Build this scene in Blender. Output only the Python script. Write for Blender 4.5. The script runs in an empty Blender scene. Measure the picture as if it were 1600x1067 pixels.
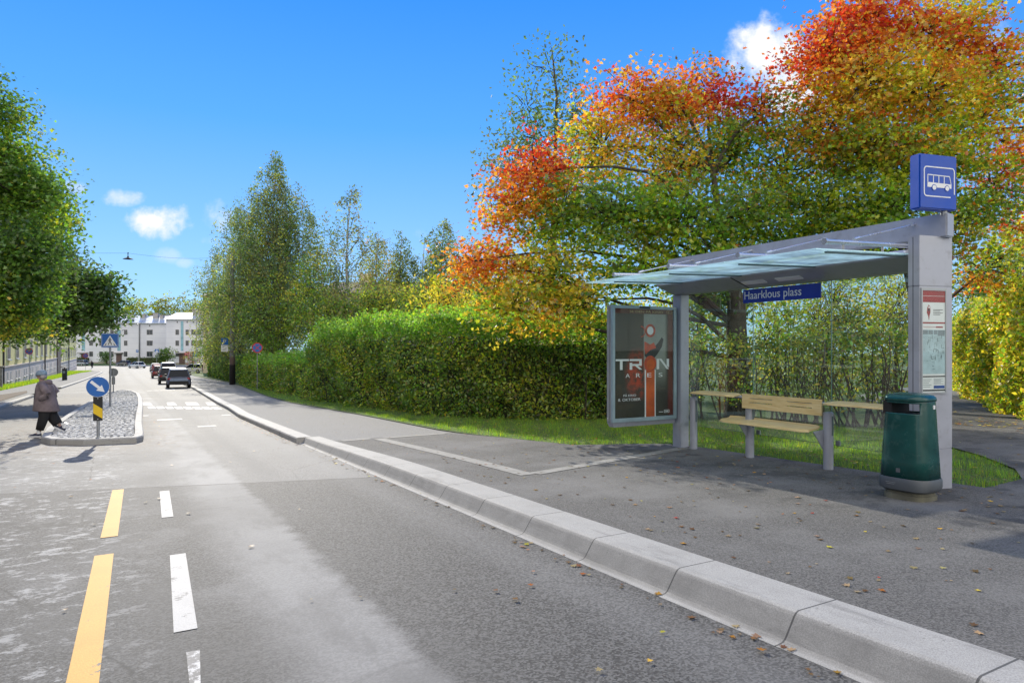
import bpy, bmesh, math, random
import numpy as np
from mathutils import Vector, Matrix
R = math.radians
rng = np.random.default_rng(7); random.seed(7)
scn = bpy.context.scene
C = scn.collection
F = 1067.0; YH = 543.0; CH = 1.6
PHI = R(30); CP, SP = math.cos(PHI), math.sin(PHI)

# ---------------------------------------------------------------- ground profile
def P(s):
    a = .0234; s1 = 58.; s2 = 175.; b = .007
    if s < s1: return a*s
    s = min(s, s2)
    q = s-s1
    return a*s1 + a*q + (b-a)*q*q/(2*(s2-s1))
def st(X, Y): return (CP*Y-SP*X, CP*X+SP*Y)
def G(s, t, dz=0.): return Vector((-SP*s+CP*t, CP*s+SP*t, -P(s)+dz))
def gz(X, Y): return -P(st(X, Y)[0])
def W(px, py, D): return Vector(((px-800)/F*D, D, CH+(YH-py)/F*D))

# ---------------------------------------------------------------- object helpers
def tag(o, label=None, cat=None, group=None, kind=None):
    if label: o['label'] = label
    if cat: o['category'] = cat
    if group: o['group'] = group
    if kind: o['kind'] = kind
    return o
def empty(name, loc, rz=PHI, label=None, cat=None, group=None):
    o = bpy.data.objects.new(name, None); C.objects.link(o)
    o.location = loc; o.rotation_euler = (0, 0, rz); o.empty_display_size = .2
    return tag(o, label, cat, group)
def link(name, me, mats, parent=None, loc=None, rz=0., smooth=False):
    o = bpy.data.objects.new(name, me); C.objects.link(o)
    if not isinstance(mats, (list, tuple)): mats = [mats]
    for m in mats: me.materials.append(m)
    if smooth:
        me.polygons.foreach_set('use_smooth', [True]*len(me.polygons))
    if parent is not None: o.parent = parent
    if loc is not None: o.location = loc
    o.rotation_euler = (0, 0, rz)
    return o
class MB:
    def __init__(s): s.v = []; s.f = []; s.m = []
    def add(s, vs, fs, m=0):
        b = len(s.v); s.v += [tuple(v) for v in vs]
        s.f += [tuple(b+i for i in f) for f in fs]; s.m += [m]*len(fs); return s
    def box(s, x0, x1, y0, y1, z0, z1, m=0):
        v = [(x0,y0,z0),(x1,y0,z0),(x1,y1,z0),(x0,y1,z0),(x0,y0,z1),(x1,y0,z1),(x1,y1,z1),(x0,y1,z1)]
        return s.add(v, [(0,3,2,1),(4,5,6,7),(0,1,5,4),(1,2,6,5),(2,3,7,6),(3,0,4,7)], m)
    def quad(s, a, b, c, d, m=0): return s.add([a, b, c, d], [(0,1,2,3)], m)
    def poly(s, pts, m=0): return s.add(pts, [tuple(range(len(pts)))], m)
    def loft(s, rings, m=0, cap=True, closed=True):
        n = len(rings[0]); vs = [p for r in rings for p in r]; fs = []
        for i in range(len(rings)-1):
            for j in range(n if closed else n-1):
                k = (j+1) % n
                fs.append((i*n+j, i*n+k, (i+1)*n+k, (i+1)*n+j))
        if cap: fs.append(tuple(range(n-1, -1, -1))); fs.append(tuple((len(rings)-1)*n+j for j in range(n)))
        return s.add(vs, fs, m)
    def prism(s, pts, z0, z1, m=0):           # pts xy ccw
        return s.loft([[(x,y,z0) for x,y in pts],[(x,y,z1) for x,y in pts]], m)
    def prism_y(s, pts, y0, y1, m=0):         # pts (x,z), extruded along y; y0 front
        return s.loft([[(x,y0,z) for x,z in pts],[(x,y1,z) for x,z in pts]], m)
    def tube(s, pts, rad, n=8, m=0, cap=True):
        pts = [Vector(p) for p in pts]
        if not isinstance(rad, (list, tuple)): rad = [rad]*len(pts)
        rings = []
        for i, p in enumerate(pts):
            d = (pts[min(i+1, len(pts)-1)]-pts[max(i-1, 0)])
            if d.length < 1e-9: d = Vector((0,0,1))
            d.normalize()
            u = d.cross(Vector((0,0,1)))
            if u.length < .05: u = d.cross(Vector((1,0,0)))
            u.normalize(); w = u.cross(d)
            rings.append([p+(u*math.cos(2*math.pi*k/n)+w*math.sin(2*math.pi*k/n))*rad[i] for k in range(n)])
        return s.loft(rings, m, cap)
    def disc_y(s, cx, cz, r, y0, y1, n=32, m=0):
        return s.prism_y([(cx+r*math.cos(2*math.pi*k/n), cz+r*math.sin(2*math.pi*k/n)) for k in range(n)], y0, y1, m)
    def build(s, name, mats, parent=None, loc=None, rz=0., smooth=False, bevel=0., seg=2, sub=0):
        me = bpy.data.meshes.new(name); me.from_pydata(s.v, [], s.f)
        me.polygons.foreach_set('material_index', s.m)
        bm = bmesh.new(); bm.from_mesh(me)
        bmesh.ops.recalc_face_normals(bm, faces=bm.faces)
        if bevel:
            bmesh.ops.remove_doubles(bm, verts=bm.verts, dist=1e-5)
            ed = [e for e in bm.edges if len(e.link_faces) == 2 and e.calc_face_angle(0) > .5]
            bmesh.ops.bevel(bm, geom=ed, offset=bevel, segments=seg, affect='EDGES', clamp_overlap=True)
        bm.to_mesh(me); bm.free()
        o = link(name, me, mats, parent, loc, rz, smooth)
        if sub:
            md = o.modifiers.new('sub', 'SUBSURF'); md.levels = sub; md.render_levels = sub
        return o
def rrect(cx, cz, w, h, r, n=5):
    pts = []
    for (ax, az, a0) in ((cx+w/2-r, cz+h/2-r, 0), (cx-w/2+r, cz+h/2-r, 90), (cx-w/2+r, cz-h/2+r, 180), (cx+w/2-r, cz-h/2+r, 270)):
        for k in range(n+1):
            a = R(a0+90*k/n); pts.append((ax+r*math.cos(a), az+r*math.sin(a)))
    return pts
def text_mesh(body, size, width=None, align='LEFT', extrude=.001):
    cu = bpy.data.curves.new('t', 'FONT'); cu.body = body; cu.size = size; cu.extrude = extrude; cu.align_x = align
    cu.resolution_u = 3
    o = bpy.data.objects.new('t', cu); C.objects.link(o)
    dg = bpy.context.evaluated_depsgraph_get(); dg.update()
    me = bpy.data.meshes.new_from_object(o.evaluated_get(dg)); bpy.data.objects.remove(o); bpy.data.curves.remove(cu)
    xs = [v.co.x for v in me.vertices]; w = max(xs)-min(xs); k = 1 if width is None else width/w
    x0 = min(xs) if align == 'LEFT' else (min(xs)+max(xs))/2
    me.transform(Matrix.Rotation(math.pi/2, 4, 'X') @ Matrix.Scale(k, 4, (1,0,0)) @ Matrix.Translation((-x0,0,0)))
    return me
def text(name, body, size, mat, parent, loc, width=None, align='LEFT'):
    me = text_mesh(body, size, width, align); me.name = name
    return link(name, me, mat, parent, loc)

# ---------------------------------------------------------------- material helpers
class NT:
    def __init__(s, m): s.t = m.node_tree; s.n = s.t.nodes; s.l = s.t.links
    def new(s, k, **kw):
        x = s.n.new(k)
        for a, b in kw.items(): setattr(x, a, b)
        return x
    def put(s, sock, v):
        if isinstance(v, bpy.types.NodeSocket): s.l.new(v, sock)
        elif v is not None:
            if sock.type == 'RGBA' and len(v) == 3: v = (*v, 1)
            sock.default_value = v
    def math(s, op, a, b=None, c=None, clamp=False):
        x = s.new('ShaderNodeMath', operation=op, use_clamp=clamp); s.put(x.inputs[0], a)
        if b is not None: s.put(x.inputs[1], b)
        if c is not None: s.put(x.inputs[2], c)
        return x.outputs[0]
    def ramp(s, v, a, b, lo=0., hi=1.):       # smoothstep map
        x = s.new('ShaderNodeMapRange', interpolation_type='SMOOTHSTEP'); s.put(x.inputs[0], v)
        for i, q in enumerate((a, b, lo, hi)): x.inputs[i+1].default_value = q
        return x.outputs[0]
    def band(s, v, a, b, e): return s.math('MULTIPLY', s.ramp(v, a-e, a+e), s.ramp(v, b-e, b+e, 1, 0))
    def mix(s, f, a, b, op='MIX'):
        x = s.new('ShaderNodeMix', data_type='RGBA', blend_type=op); s.put(x.inputs[0], f); s.put(x.inputs[6], a); s.put(x.inputs[7], b)
        return x.outputs[2]
    def coord(s, kind='Object', scale=(1,1,1), loc=(0,0,0), rot=(0,0,0)):
        t = s.new('ShaderNodeTexCoord'); m = s.new('ShaderNodeMapping'); s.l.new(t.outputs[kind], m.inputs[0])
        m.inputs['Scale'].default_value = scale; m.inputs['Location'].default_value = loc; m.inputs['Rotation'].default_value = rot
        return m.outputs[0]
    def noise(s, co, scale, detail=3, rough=.55, out=0):
        x = s.new('ShaderNodeTexNoise'); s.put(x.inputs['Vector'], co); x.inputs['Scale'].default_value = scale
        x.inputs['Detail'].default_value = detail; x.inputs['Roughness'].default_value = rough
        return x.outputs[out]
    def vor(s, co, scale, feature='F1', out=0, rnd=1.):
        x = s.new('ShaderNodeTexVoronoi', feature=feature); s.put(x.inputs['Vector'], co); x.inputs['Scale'].default_value = scale
        x.inputs['Randomness'].default_value = rnd
        return x.outputs[out]
    def bump(s, h, strength=.3, dist=.01):
        x = s.new('ShaderNodeBump'); s.put(x.inputs['Height'], h); x.inputs['Strength'].default_value = strength; x.inputs['Distance'].default_value = dist
        return x.outputs[0]
    def sep(s, co):
        x = s.new('ShaderNodeSeparateXYZ'); s.put(x.inputs[0], co); return x.outputs
def mat(name, col=(.5,.5,.5), rough=.6, metal=0., spec=None):
    m = bpy.data.materials.new(name); m.use_nodes = True; n = NT(m)
    b = m.node_tree.nodes['Principled BSDF']
    n.put(b.inputs['Base Color'], col); n.put(b.inputs['Roughness'], rough); b.inputs['Metallic'].default_value = metal
    if spec is not None: b.inputs['Specular IOR Level'].default_value = spec
    return m, n, b
def pmat(name, col, rough=.5, metal=0., var=.12, scale=4., bump=0., bscale=60., dirt=None):
    m, n, b = mat(name, col, rough, metal)
    co = n.coord()
    f = n.noise(co, scale, 4)
    c = n.mix(n.ramp(f, .3, .7), [x*(1-var) for x in col], [min(1, x*(1+var)) for x in col])
    if dirt:
        d = n.ramp(n.noise(co, scale*2.3, 6, .7), .52, .7, 0, dirt[1]); c = n.mix(d, c, dirt[0])
    n.put(b.inputs['Base Color'], c)
    n.put(b.inputs['Roughness'], n.ramp(f, .2, .8, max(0, rough-.08), min(1, rough+.08)))
    if bump: n.put(b.inputs['Normal'], n.bump(n.noise(co, bscale, 3), bump, .005))
    return m
def leafmat(name, trans=.45, gloss=.06, sat=1.):
    m = bpy.data.materials.new(name); m.use_nodes = True; n = NT(m)
    out = m.node_tree.nodes['Material Output']; m.node_tree.nodes.remove(m.node_tree.nodes['Principled BSDF'])
    a = n.new('ShaderNodeAttribute', attribute_name='Col')
    d = n.new('ShaderNodeBsdfDiffuse'); t = n.new('ShaderNodeBsdfTranslucent'); g = n.new('ShaderNodeBsdfGlossy'); g.inputs['Roughness'].default_value = .45
    n.l.new(a.outputs[0], d.inputs[0])
    hs = n.new('ShaderNodeHueSaturation'); hs.inputs['Saturation'].default_value = 1.03*sat; hs.inputs['Value'].default_value = 2.1; n.l.new(a.outputs[0], hs.inputs['Color'])
    n.l.new(hs.outputs[0], t.inputs[0])
    m1 = n.new('ShaderNodeMixShader'); m1.inputs[0].default_value = trans; n.l.new(d.outputs[0], m1.inputs[1]); n.l.new(t.outputs[0], m1.inputs[2])
    m2 = n.new('ShaderNodeMixShader'); m2.inputs[0].default_value = gloss; n.l.new(m1.outputs[0], m2.inputs[1]); n.l.new(g.outputs[0], m2.inputs[2])
    n.l.new(m2.outputs[0], out.inputs[0]); return m
def glassmat(name, tint=(.85,.95,.92), refl=1.0, rough=0., dust=.04, dcol=(.6,.62,.6), tl=.0):
    # thin pane: transparent with fresnel reflection and a film of dust
    m = bpy.data.materials.new(name); m.use_nodes = True; n = NT(m)
    out = m.node_tree.nodes['Material Output']; m.node_tree.nodes.remove(m.node_tree.nodes['Principled BSDF'])
    tr = n.new('ShaderNodeBsdfTransparent'); n.put(tr.inputs[0], tint)
    gl = n.new('ShaderNodeBsdfGlossy'); gl.inputs['Roughness'].default_value = rough; n.put(gl.inputs[0], (1,1,1))
    d1 = n.new('ShaderNodeBsdfDiffuse'); n.put(d1.inputs[0], dcol); d2 = n.new('ShaderNodeBsdfTranslucent'); n.put(d2.inputs[0], dcol)
    df = n.new('ShaderNodeMixShader'); df.inputs[0].default_value = tl; n.l.new(d1.outputs[0], df.inputs[1]); n.l.new(d2.outputs[0], df.inputs[2])
    lw = n.new('ShaderNodeLayerWeight'); lw.inputs[0].default_value = .5
    f = n.math('MULTIPLY', n.math('ADD', n.math('MULTIPLY', n.math('POWER', lw.outputs['Facing'], 4.), .9), .035), refl, clamp=True)
    a = n.new('ShaderNodeMixShader'); n.l.new(f, a.inputs[0]); n.l.new(tr.outputs[0], a.inputs[1]); n.l.new(gl.outputs[0], a.inputs[2])
    b = n.new('ShaderNodeMixShader'); n.put(b.inputs[0], n.ramp(n.noise(n.coord(), 2.2, 5), .3, .75, dust*.5, dust*1.6)); n.l.new(a.outputs[0], b.inputs[1]); n.l.new(df.outputs[0], b.inputs[2])
    n.l.new(b.outputs[0], out.inputs[0]); return m

# ---------------------------------------------------------------- materials
def asphalt_common(n, co, c_lo, c_hi, gscale=110.):
    g = n.vor(co, gscale*1.3, 'F1', 1)
    g = n.math('MULTIPLY', n.sep(g)[0], 1.0)
    g2 = n.noise(co, gscale*.8, 3, .7)
    gg = n.ramp(n.math('ADD', n.math('MULTIPLY', g, .40), n.math('MULTIPLY', g2, .60)), .30, .72)
    return n.mix(gg, c_lo, c_hi), gg
def make_road():
    m, n, b = mat('road_asphalt', rough=.85)
    co = n.coord(); x, y, z = n.sep(co)       # x = across the road, y = along it
    wob = n.noise(co, 1.1, 4, .6); wob2 = n.noise(co, 5., 5, .65)
    xw = n.math('ADD', x, n.math('MULTIPLY', n.math('SUBTRACT', wob2, .5), .28))
    yw = n.math('ADD', y, n.math('MULTIPLY', n.math('SUBTRACT', wob2, .5), .10))
    yw = n.math('ADD', yw, n.math('MULTIPLY', x, .33))
    old = n.ramp(yw, 10.26, 10.34)
    new, g = asphalt_common(n, co, (.022,.021,.020), (.132,.129,.122), 62.)
    oldc, _ = asphalt_common(n, co, (.12,.116,.108), (.27,.262,.245), 90.)
    c = n.mix(old, new, oldc)
    # polished wheel track and dust
    tr = n.math('MULTIPLY', n.math('MULTIPLY', n.ramp(xw, .55, 1.05), n.ramp(xw, 1.36, 1.52, 1, 0)), n.ramp(y, 40, 60, 1, .3))
    c = n.mix(n.math('MULTIPLY', tr, .42), c, (.50,.49,.465))
    tr2 = n.math('MULTIPLY', n.band(xw, 1.72, 2.05, .16), n.ramp(y, 9, 11))
    c = n.mix(n.math('MULTIPLY', tr2, .5), c, (.10,.10,.097))
    e = n.math('MULTIPLY', n.band(xw, 2.6, 3.0, .2), .16)
    c = n.mix(e, c, (.35,.345,.33))
    # white worn grit on the left lane
    chip = n.noise(n.coord(scale=(2.4,3.6,1)), 2.1, 8, .78)
    chips = n.math('MULTIPLY', n.ramp(chip, .53, .60), n.ramp(x, -.2, .4, 1, 0))
    near = n.ramp(y, 8.5, 9.5, .7, 1.); chips = n.math('MULTIPLY', chips, near)
    chips = n.math('MULTIPLY', chips, n.ramp(y, 17, 24, 1, .15))
    c = n.mix(n.math('MULTIPLY', chips, .9), c, (.55,.54,.51))
    big = n.noise(co, .35, 4, .6)
    rl = n.ramp(x, 1.4, 1.9, 1, .25); c = n.mix(n.math('MULTIPLY', rl, n.ramp(big, .35, .65, 0, .5)), c, (.085,.083,.078))
    blot = n.noise(n.coord(scale=(2.2,.8,1)), 1.3, 5, .65); c = n.mix(n.math('MULTIPLY', rl, n.ramp(blot, .48, .66, 0, .42)), c, (.10,.098,.092))
    c = n.mix(n.math('MULTIPLY', rl, n.math('MULTIPLY', n.ramp(wob, .5, .75), .25)), c, (.33,.325,.31))
    # transverse seam and cracks
    seam = n.math('MULTIPLY', n.band(yw, 10.27, 10.31, .012), .8); c = n.mix(seam, c, (.03,.03,.03))
    ck = n.vor(n.mix(.12, n.coord(scale=(1,.55,1)), n.noise(co, 2.5, 5, .7, 1)), .42, 'DISTANCE_TO_EDGE'); ckm = n.math('MULTIPLY', n.ramp(ck, .0, .006, 1, 0), n.math('MULTIPLY', n.ramp(wob, .40, .52), n.ramp(x, .9, .3, .75, .0) if False else n.ramp(x, .2, .6, .75, .25)))
    c = n.mix(ckm, c, (.03,.03,.028))
    # patch at the crossing
    pm = n.math('MULTIPLY', n.band(y, 23.6, 36., .2), .35); c = n.mix(pm, c, (.12,.12,.115))
    dirt = n.math('MULTIPLY', n.math('MULTIPLY', n.band(xw, -2.6, 1.15, .25), n.band(y, 14.8, 47, 1.2)), n.ramp(n.noise(co, 6, 6, .7), .45, .62))
    c = n.mix(n.math('MULTIPLY', dirt, .65), c, (.17,.12,.08))
    n.put(b.inputs['Base Color'], c)
    n.put(b.inputs['Roughness'], .82)
    n.put(b.inputs['Normal'], n.bump(g, .30, .004))
    return m
def make_walk():
    m, n, b = mat('footway_asphalt', rough=.9)
    co = n.coord(); x, y, z = n.sep(co)
    lo, g = asphalt_common(n, co, (.055,.053,.049), (.150,.145,.135), 85.)
    ol, _ = asphalt_common(n, co, (.15,.147,.14), (.27,.265,.25), 90.)
    c = n.mix(n.ramp(n.math('ADD', y, n.math('MULTIPLY', n.noise(co, 3, 3), .1)), 13.15, 13.2), lo, ol)
    c = n.mix(n.ramp(n.noise(co, .7, 5, .6), .42, .68, 0, .45), c, (.22,.215,.205))
    wet = n.math('MULTIPLY', n.ramp(n.noise(co, 1.3, 5, .65), .5, .6), n.math('MULTIPLY', n.ramp(x, 5.0, 6.3), n.ramp(y, 11, 9)))
    c = n.mix(n.math('MULTIPLY', wet, .6), c, (.035,.034,.033))
    c = n.mix(n.math('MULTIPLY', n.ramp(n.noise(co, 9, 6, .75), .62, .72), .4), c, (.28,.26,.23))
    n.put(b.inputs['Base Color'], c); n.put(b.inputs['Normal'], n.bump(g, .25, .004))
    return m
def make_kerb(name, c0=(.36,.355,.34), period=.95, joint=.012, dark=(.04,.04,.04)):
    m, n, b = mat(name, rough=.8)
    co = n.coord(); x, y, z = n.sep(co)
    f = n.noise(co, 140, 2, .6); g = n.noise(co, 3, 5, .6); v = n.vor(co, 70)
    c = n.mix(n.ramp(f, .35, .65), [q*.8 for q in c0], [q*1.18 for q in c0])
    c = n.mix(n.ramp(g, .4, .75, 0, .35), c, [q*.62 for q in c0])
    stn = n.noise(n.coord(scale=(3,.5,8)), 1.7, 7, .72); c = n.mix(n.ramp(stn, .52, .68, 0, .55), c, [q*.45 for q in c0])
    c = n.mix(n.ramp(n.noise(co, 22, 4, .7), .66, .70, 0, .6), c, [q*.3 for q in c0])
    c = n.mix(n.ramp(v, .0, .16, .45, 0), c, (.62,.61,.58))
    md = n.math('FRACT', n.math('DIVIDE', n.math('ADD', y, 40.2), period))
    j = n.math('MULTIPLY', n.math('LESS_THAN', md, joint/period), .85)
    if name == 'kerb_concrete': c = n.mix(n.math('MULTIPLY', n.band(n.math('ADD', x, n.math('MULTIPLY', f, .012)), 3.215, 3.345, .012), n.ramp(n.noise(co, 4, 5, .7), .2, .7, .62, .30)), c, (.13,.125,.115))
    c = n.mix(j, c, dark)
    n.put(b.inputs['Base Color'], c); n.put(b.inputs['Normal'], n.bump(f, .3, .003)); return m
def make_grassground():
    m, n, b = mat('grass_ground', rough=.95)
    co = n.coord(); f = n.noise(co, 1.3, 6, .7); f2 = n.noise(co, 30, 3, .7)
    c = n.mix(n.ramp(f2, .35, .65), (.035,.065,.012), (.10,.17,.03))
    c = n.mix(n.ramp(f, .5, .7, 0, .5), c, (.14,.14,.04))
    n.put(b.inputs['Base Color'], c); n.put(b.inputs['Normal'], n.bump(f2, .8, .03)); return m
M = {}
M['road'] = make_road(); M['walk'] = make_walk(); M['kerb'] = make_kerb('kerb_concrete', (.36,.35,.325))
M['granite'] = make_kerb('kerb_granite', (.37,.36,.34), 1.0, .015)
M['gground'] = make_grassground()
M['soil'] = pmat('soil', (.10,.065,.04), .95, var=.35, scale=9, bump=.6)
M['cobble'] = pmat('cobble_granite', (.43,.43,.42), .8, var=.35, scale=7, bump=.3)
M['joint'] = pmat('joint_sand', (.045,.042,.038), .95, var=.3, scale=9)
def worn(name, col, thr=.60):
    m, n, b = mat(name, rough=.75)
    co = n.coord(); f = n.noise(co, 5, 8, .78); g = n.noise(co, 120, 2)
    c = n.mix(n.ramp(g, .3, .7), [q*.86 for q in col], [min(1, q*1.08) for q in col])
    c = n.mix(n.ramp(f, thr, thr+.05), c, (.14,.135,.13))
    c = n.mix(n.ramp(n.noise(co, 2, 4), .4, .7, 0, .3), c, [q*.7 for q in col])
    n.put(b.inputs['Base Color'], c); n.put(b.inputs['Normal'], n.bump(g, .3, .004)); return m
M['yline'] = worn('yellow_marking', (.66,.36,.06), .60); M['wline'] = worn('white_marking', (.50,.49,.46), .58)
M['wworn'] = worn('worn_white_marking', (.62,.61,.58), .5)
M['paver'] = pmat('paver_strip', (.27,.26,.235), .85, var=.2, scale=6, bump=.3)
M['steel'] = pmat('painted_steel', (.385,.40,.455), .38, .25, var=.06, scale=3, dirt=((.2,.19,.19), .35))
M['steel2'] = pmat('aluminium_frame', (.34,.36,.38), .35, .45, var=.08, scale=3)
M['galv'] = pmat('galvanised_steel', (.33,.34,.35), .45, .5, var=.15, scale=9)
M['tube'] = pmat('bright_tube', (.62,.64,.68), .25, .7, var=.06)
M['wood'] = None
def woodm():
    m, n, b = mat('pale_laminate', rough=.5)
    w = n.noise(n.coord(scale=(14,1.2,14)), 3, 5, .6)
    n.put(b.inputs['Base Color'], n.mix(n.ramp(w, .3, .7), (.72,.50,.20), (.86,.66,.33))); n.put(b.inputs['Normal'], n.bump(w, .1, .002)); return m
M['wood'] = woodm()
M['blue'] = pmat('sign_blue', (.006,.035,.36), .32, var=.06); M['bluebox'] = pmat('enamel_blue', (.0,.062,.43), .42, var=.05)
M['white'] = pmat('sign_white', (.78,.79,.80), .4, var=.04); M['black'] = pmat('sign_black', (.012,.012,.012), .5)
M['yellow'] = pmat('sign_yellow', (.75,.50,.01), .45, var=.05); M['red'] = pmat('sign_red', (.45,.02,.02), .4)
M['signblue'] = pmat('traffic_blue', (.012,.12,.42), .35, var=.06); M['glossgrey'] = pmat('sign_back_grey', (.30,.31,.32), .5, .3)
M['glass'] = glassmat('shelter_glass', (.93,.97,.94), 2.2, dust=.012)
M['roofglass'] = glassmat('canopy_glass', (.74,.90,.90), 1.6, rough=.02, dust=.62, dcol=(.74,.92,.97), tl=.72)
M['adglass'] = glassmat('display_glass', (.95,.97,.96), .28, dust=.004)
M['bin'] = pmat('bin_green', (.008,.060,.054), .22, var=.15, scale=5, dirt=((.07,.13,.12), .4)); M['binskirt'] = pmat('bin_skirt_grey', (.085,.095,.105), .5, var=.1)
M['dark'] = pmat('dark_void', (.01,.01,.01), .8); M['concrete'] = pmat('plinth_concrete', (.13,.125,.09), .9, var=.25, bump=.4)
M['bark'] = pmat('tree_bark', (.060,.048,.036), .9, var=.4, scale=9, bump=.7, bscale=30)
M['twig'] = pmat('twig_bark', (.05,.04,.032), .9, var=.3)
def birchm():
    m, n, b = mat('birch_bark', rough=.8)
    f = n.noise(n.coord(scale=(1,1,3)), 5, 5, .7)
    n.put(b.inputs['Base Color'], n.mix(n.ramp(f, .50, .58), (.42,.40,.37), (.04,.035,.03))); return m
M['birch'] = birchm()
M['leaf'] = leafmat('leaf_green', .40); M['mleaf'] = leafmat('maple_leaf', .50); M['hleaf'] = leafmat('hedge_leaf', .48, .07); M['bleaf'] = leafmat('birch_leaf', .35, .05, .9)
M['grass'] = leafmat('grass_blade', .45, .04); M['fallen'] = leafmat('fallen_leaf', .1, .05)
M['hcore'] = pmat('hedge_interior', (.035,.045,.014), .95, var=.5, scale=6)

# ---------------------------------------------------------------- ground sheets (object frame: x = t across, y = s along)
def interp(tab, s):
    if s <= tab[0][0]: return tab[0][1]
    for (a, b), (c, d) in zip(tab, tab[1:]):
        if s <= c: return b+(d-b)*(s-a)/(c-a)
    return tab[-1][1]
def fn(tab): return (lambda s: interp(tab, s)) if isinstance(tab, (list, tuple)) else (lambda s: tab)
def srange(s0, s1, ds=1.5):
    k = max(1, int(math.ceil((s1-s0)/ds))); return [s0+(s1-s0)*i/k for i in range(k+1)]
def strip(name, tl, tr, s0, s1, dz, m, ds=1.5, nx=1, kind='structure', parent=None, bumpf=None):
    a, b = fn(tl), fn(tr); ss = srange(s0, s1, ds); v = []; f = []
    for s in ss:
        for i in range(nx+1):
            t = a(s)+(b(s)-a(s))*i/nx
            v.append((t, s, -P(s)+dz+(bumpf(s, t) if bumpf else 0)))
    for j in range(len(ss)-1):
        for i in range(nx): f.append((j*(nx+1)+i, j*(nx+1)+i+1, (j+1)*(nx+1)+i+1, (j+1)*(nx+1)+i))
    me = bpy.data.meshes.new(name); me.from_pydata(v, [], f)
    o = link(name, me, m, parent, rz=PHI if parent is None else 0, smooth=True)
    if kind: o['kind'] = kind
    return o
def sweep(name, prof, line, s0, s1, m, ds=.5, kind='structure'):
    """prof: (dt,z) list swept along t = line(s)"""
    g = fn(line); ss = srange(s0, s1, ds); v = []; f = []; k = len(prof(s0) if callable(prof) else prof)
    for s in ss:
        for dt, z in (prof(s) if callable(prof) else prof): v.append((g(s)+dt, s, -P(s)+z))
    prof = prof(s0) if callable(prof) else prof
    for j in range(len(ss)-1):
        for i in range(k-1): f.append((j*k+i, j*k+i+1, (j+1)*k+i+1, (j+1)*k+i))
    f.append(tuple(range(k))); f.append(tuple((len(ss)-1)*k+i for i in range(k-1, -1, -1)))
    me = bpy.data.meshes.new(name); me.from_pydata(v, [], f)
    o = link(name, me, m, rz=PHI); o['kind'] = kind; return o

terr = strip('ground', -420, 420, -60, 900, -.30, M['gground'], ds=12, nx=4)
KERB = [(-20,0.),(14.2,0.)]
def tap(s): q = min(1, max(0, (s-8.5)/5.6)); return q*q*(3-2*q)
BSK = [(3.165,-.1),(3.165,.003),(3.20,.005),(3.228,.010),(3.245,.020),(3.258,.036),(3.325,.135),(3.342,.153),(3.365,.162),(3.70,.162),(3.70,-.1)]
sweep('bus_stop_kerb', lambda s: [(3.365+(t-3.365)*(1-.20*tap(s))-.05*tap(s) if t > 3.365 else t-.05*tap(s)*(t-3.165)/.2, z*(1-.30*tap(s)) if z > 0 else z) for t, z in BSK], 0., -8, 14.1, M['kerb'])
K2 = [(14.1,3.12),(22,3.16),(26,3.38),(30,3.5),(37,3.8),(50,4.35),(60,4.6),(85,4.9),(130,6.2),(150,7.6),(162,10),(168,16)]
sweep('kerb', [(0,-.1),(0,.09),(.015,.112),(.03,.117),(.30,.117),(.30,-.1)], K2, 14.1, 168, M['granite'], ds=.8)
K2f = fn(K2)
LK = [(-20,-4.0),(43,-3.85),(60,-3.5),(115,-2.7),(140,-2.3),(146,-2.6),(150,-3.6),(153,-6.5)]
sweep('kerb', [(0,-.1),(0,.10),(-.015,.125),(-.03,.13),(-.25,.13),(-.25,-.1)], LK, -12, 44, M['granite'], ds=.8)
sweep('kerb', [(0,-.1),(0,.10),(-.015,.125),(-.03,.13),(-.25,.13),(-.25,-.1)], LK, 59, 153, M['granite'], ds=.8)
def road_r(s): return 3.18 if s < 14.1 else K2f(s)+.02 if s < 168 else 90.
def road_l(s): return fn(LK)(s)-.02 if s < 153 else -130.
rt = [(s, road_r(s)) for s in [-10,14.09,14.11]+list(range(15,168))+[168.01,212]]
rl = [(s, road_l(s)) for s in [-10]+list(range(0,153))+[153.01,212]]
strip('road', rl, rt, -10, 205, 0., M['road'], ds=1.0, nx=6)
# footways
GE = [(-10,8.25),(3.9,8.25),(9.0,8.3),(9.45,6.85),(13.3,6.1),(19.5,6.05),(27,5.75),(33,6.0),(38,6.4),(50,7.35),(63,8.2),(85,8.3),(130,9.2),(162,13)]
strip('pavement', [(-10,3.69),(8,3.69),(14.09,3.57)], [(s, fn(GE)(s)) for s in srange(-10,14.09,.25)], -10, 14.09, .155, M['walk'], ds=.5, nx=4, bumpf=lambda s, t: -.043*tap(s))
strip('pavement', [(s, K2f(s)+.29) for s in srange(14.05,162,1)], [(s, fn(GE)(s)) for s in srange(14.05,162,1)], 14.08, 162, .112, M['walk'], ds=1, nx=3)
LG = [(-20,-6.6),(53,-6.45),(78,-6.4),(115,-6.0),(135,-5.4),(150,-3.7)]
strip('pavement', [(s, fn(LG)(s)) for s in srange(-12,150,2)], [(s, fn(LK)(s)-.24) for s in srange(-12,150,1)], -12, 150, .12, M['walk'], ds=1, nx=2)
# grass verges
strip('lawn', [(s, fn(GE)(s)-.02) for s in srange(-10,162,.5)], 60., 3.75, 162, .13, M['gground'], ds=1, nx=10)
strip('lawn', -60, [(s, fn(LG)(s)+.02) for s in srange(-12,150,2)], -12, 150, .10, M['gground'], ds=2, nx=3)
strip('lawn', -130, 90, 204.9, 330, .08, M['gground'], ds=6, nx=4)
sweep('kerb', [(-130,-.1),(-130,.1),(90,.1),(90,-.1)], 0., 204.6, 204.95, M['granite'])
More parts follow.
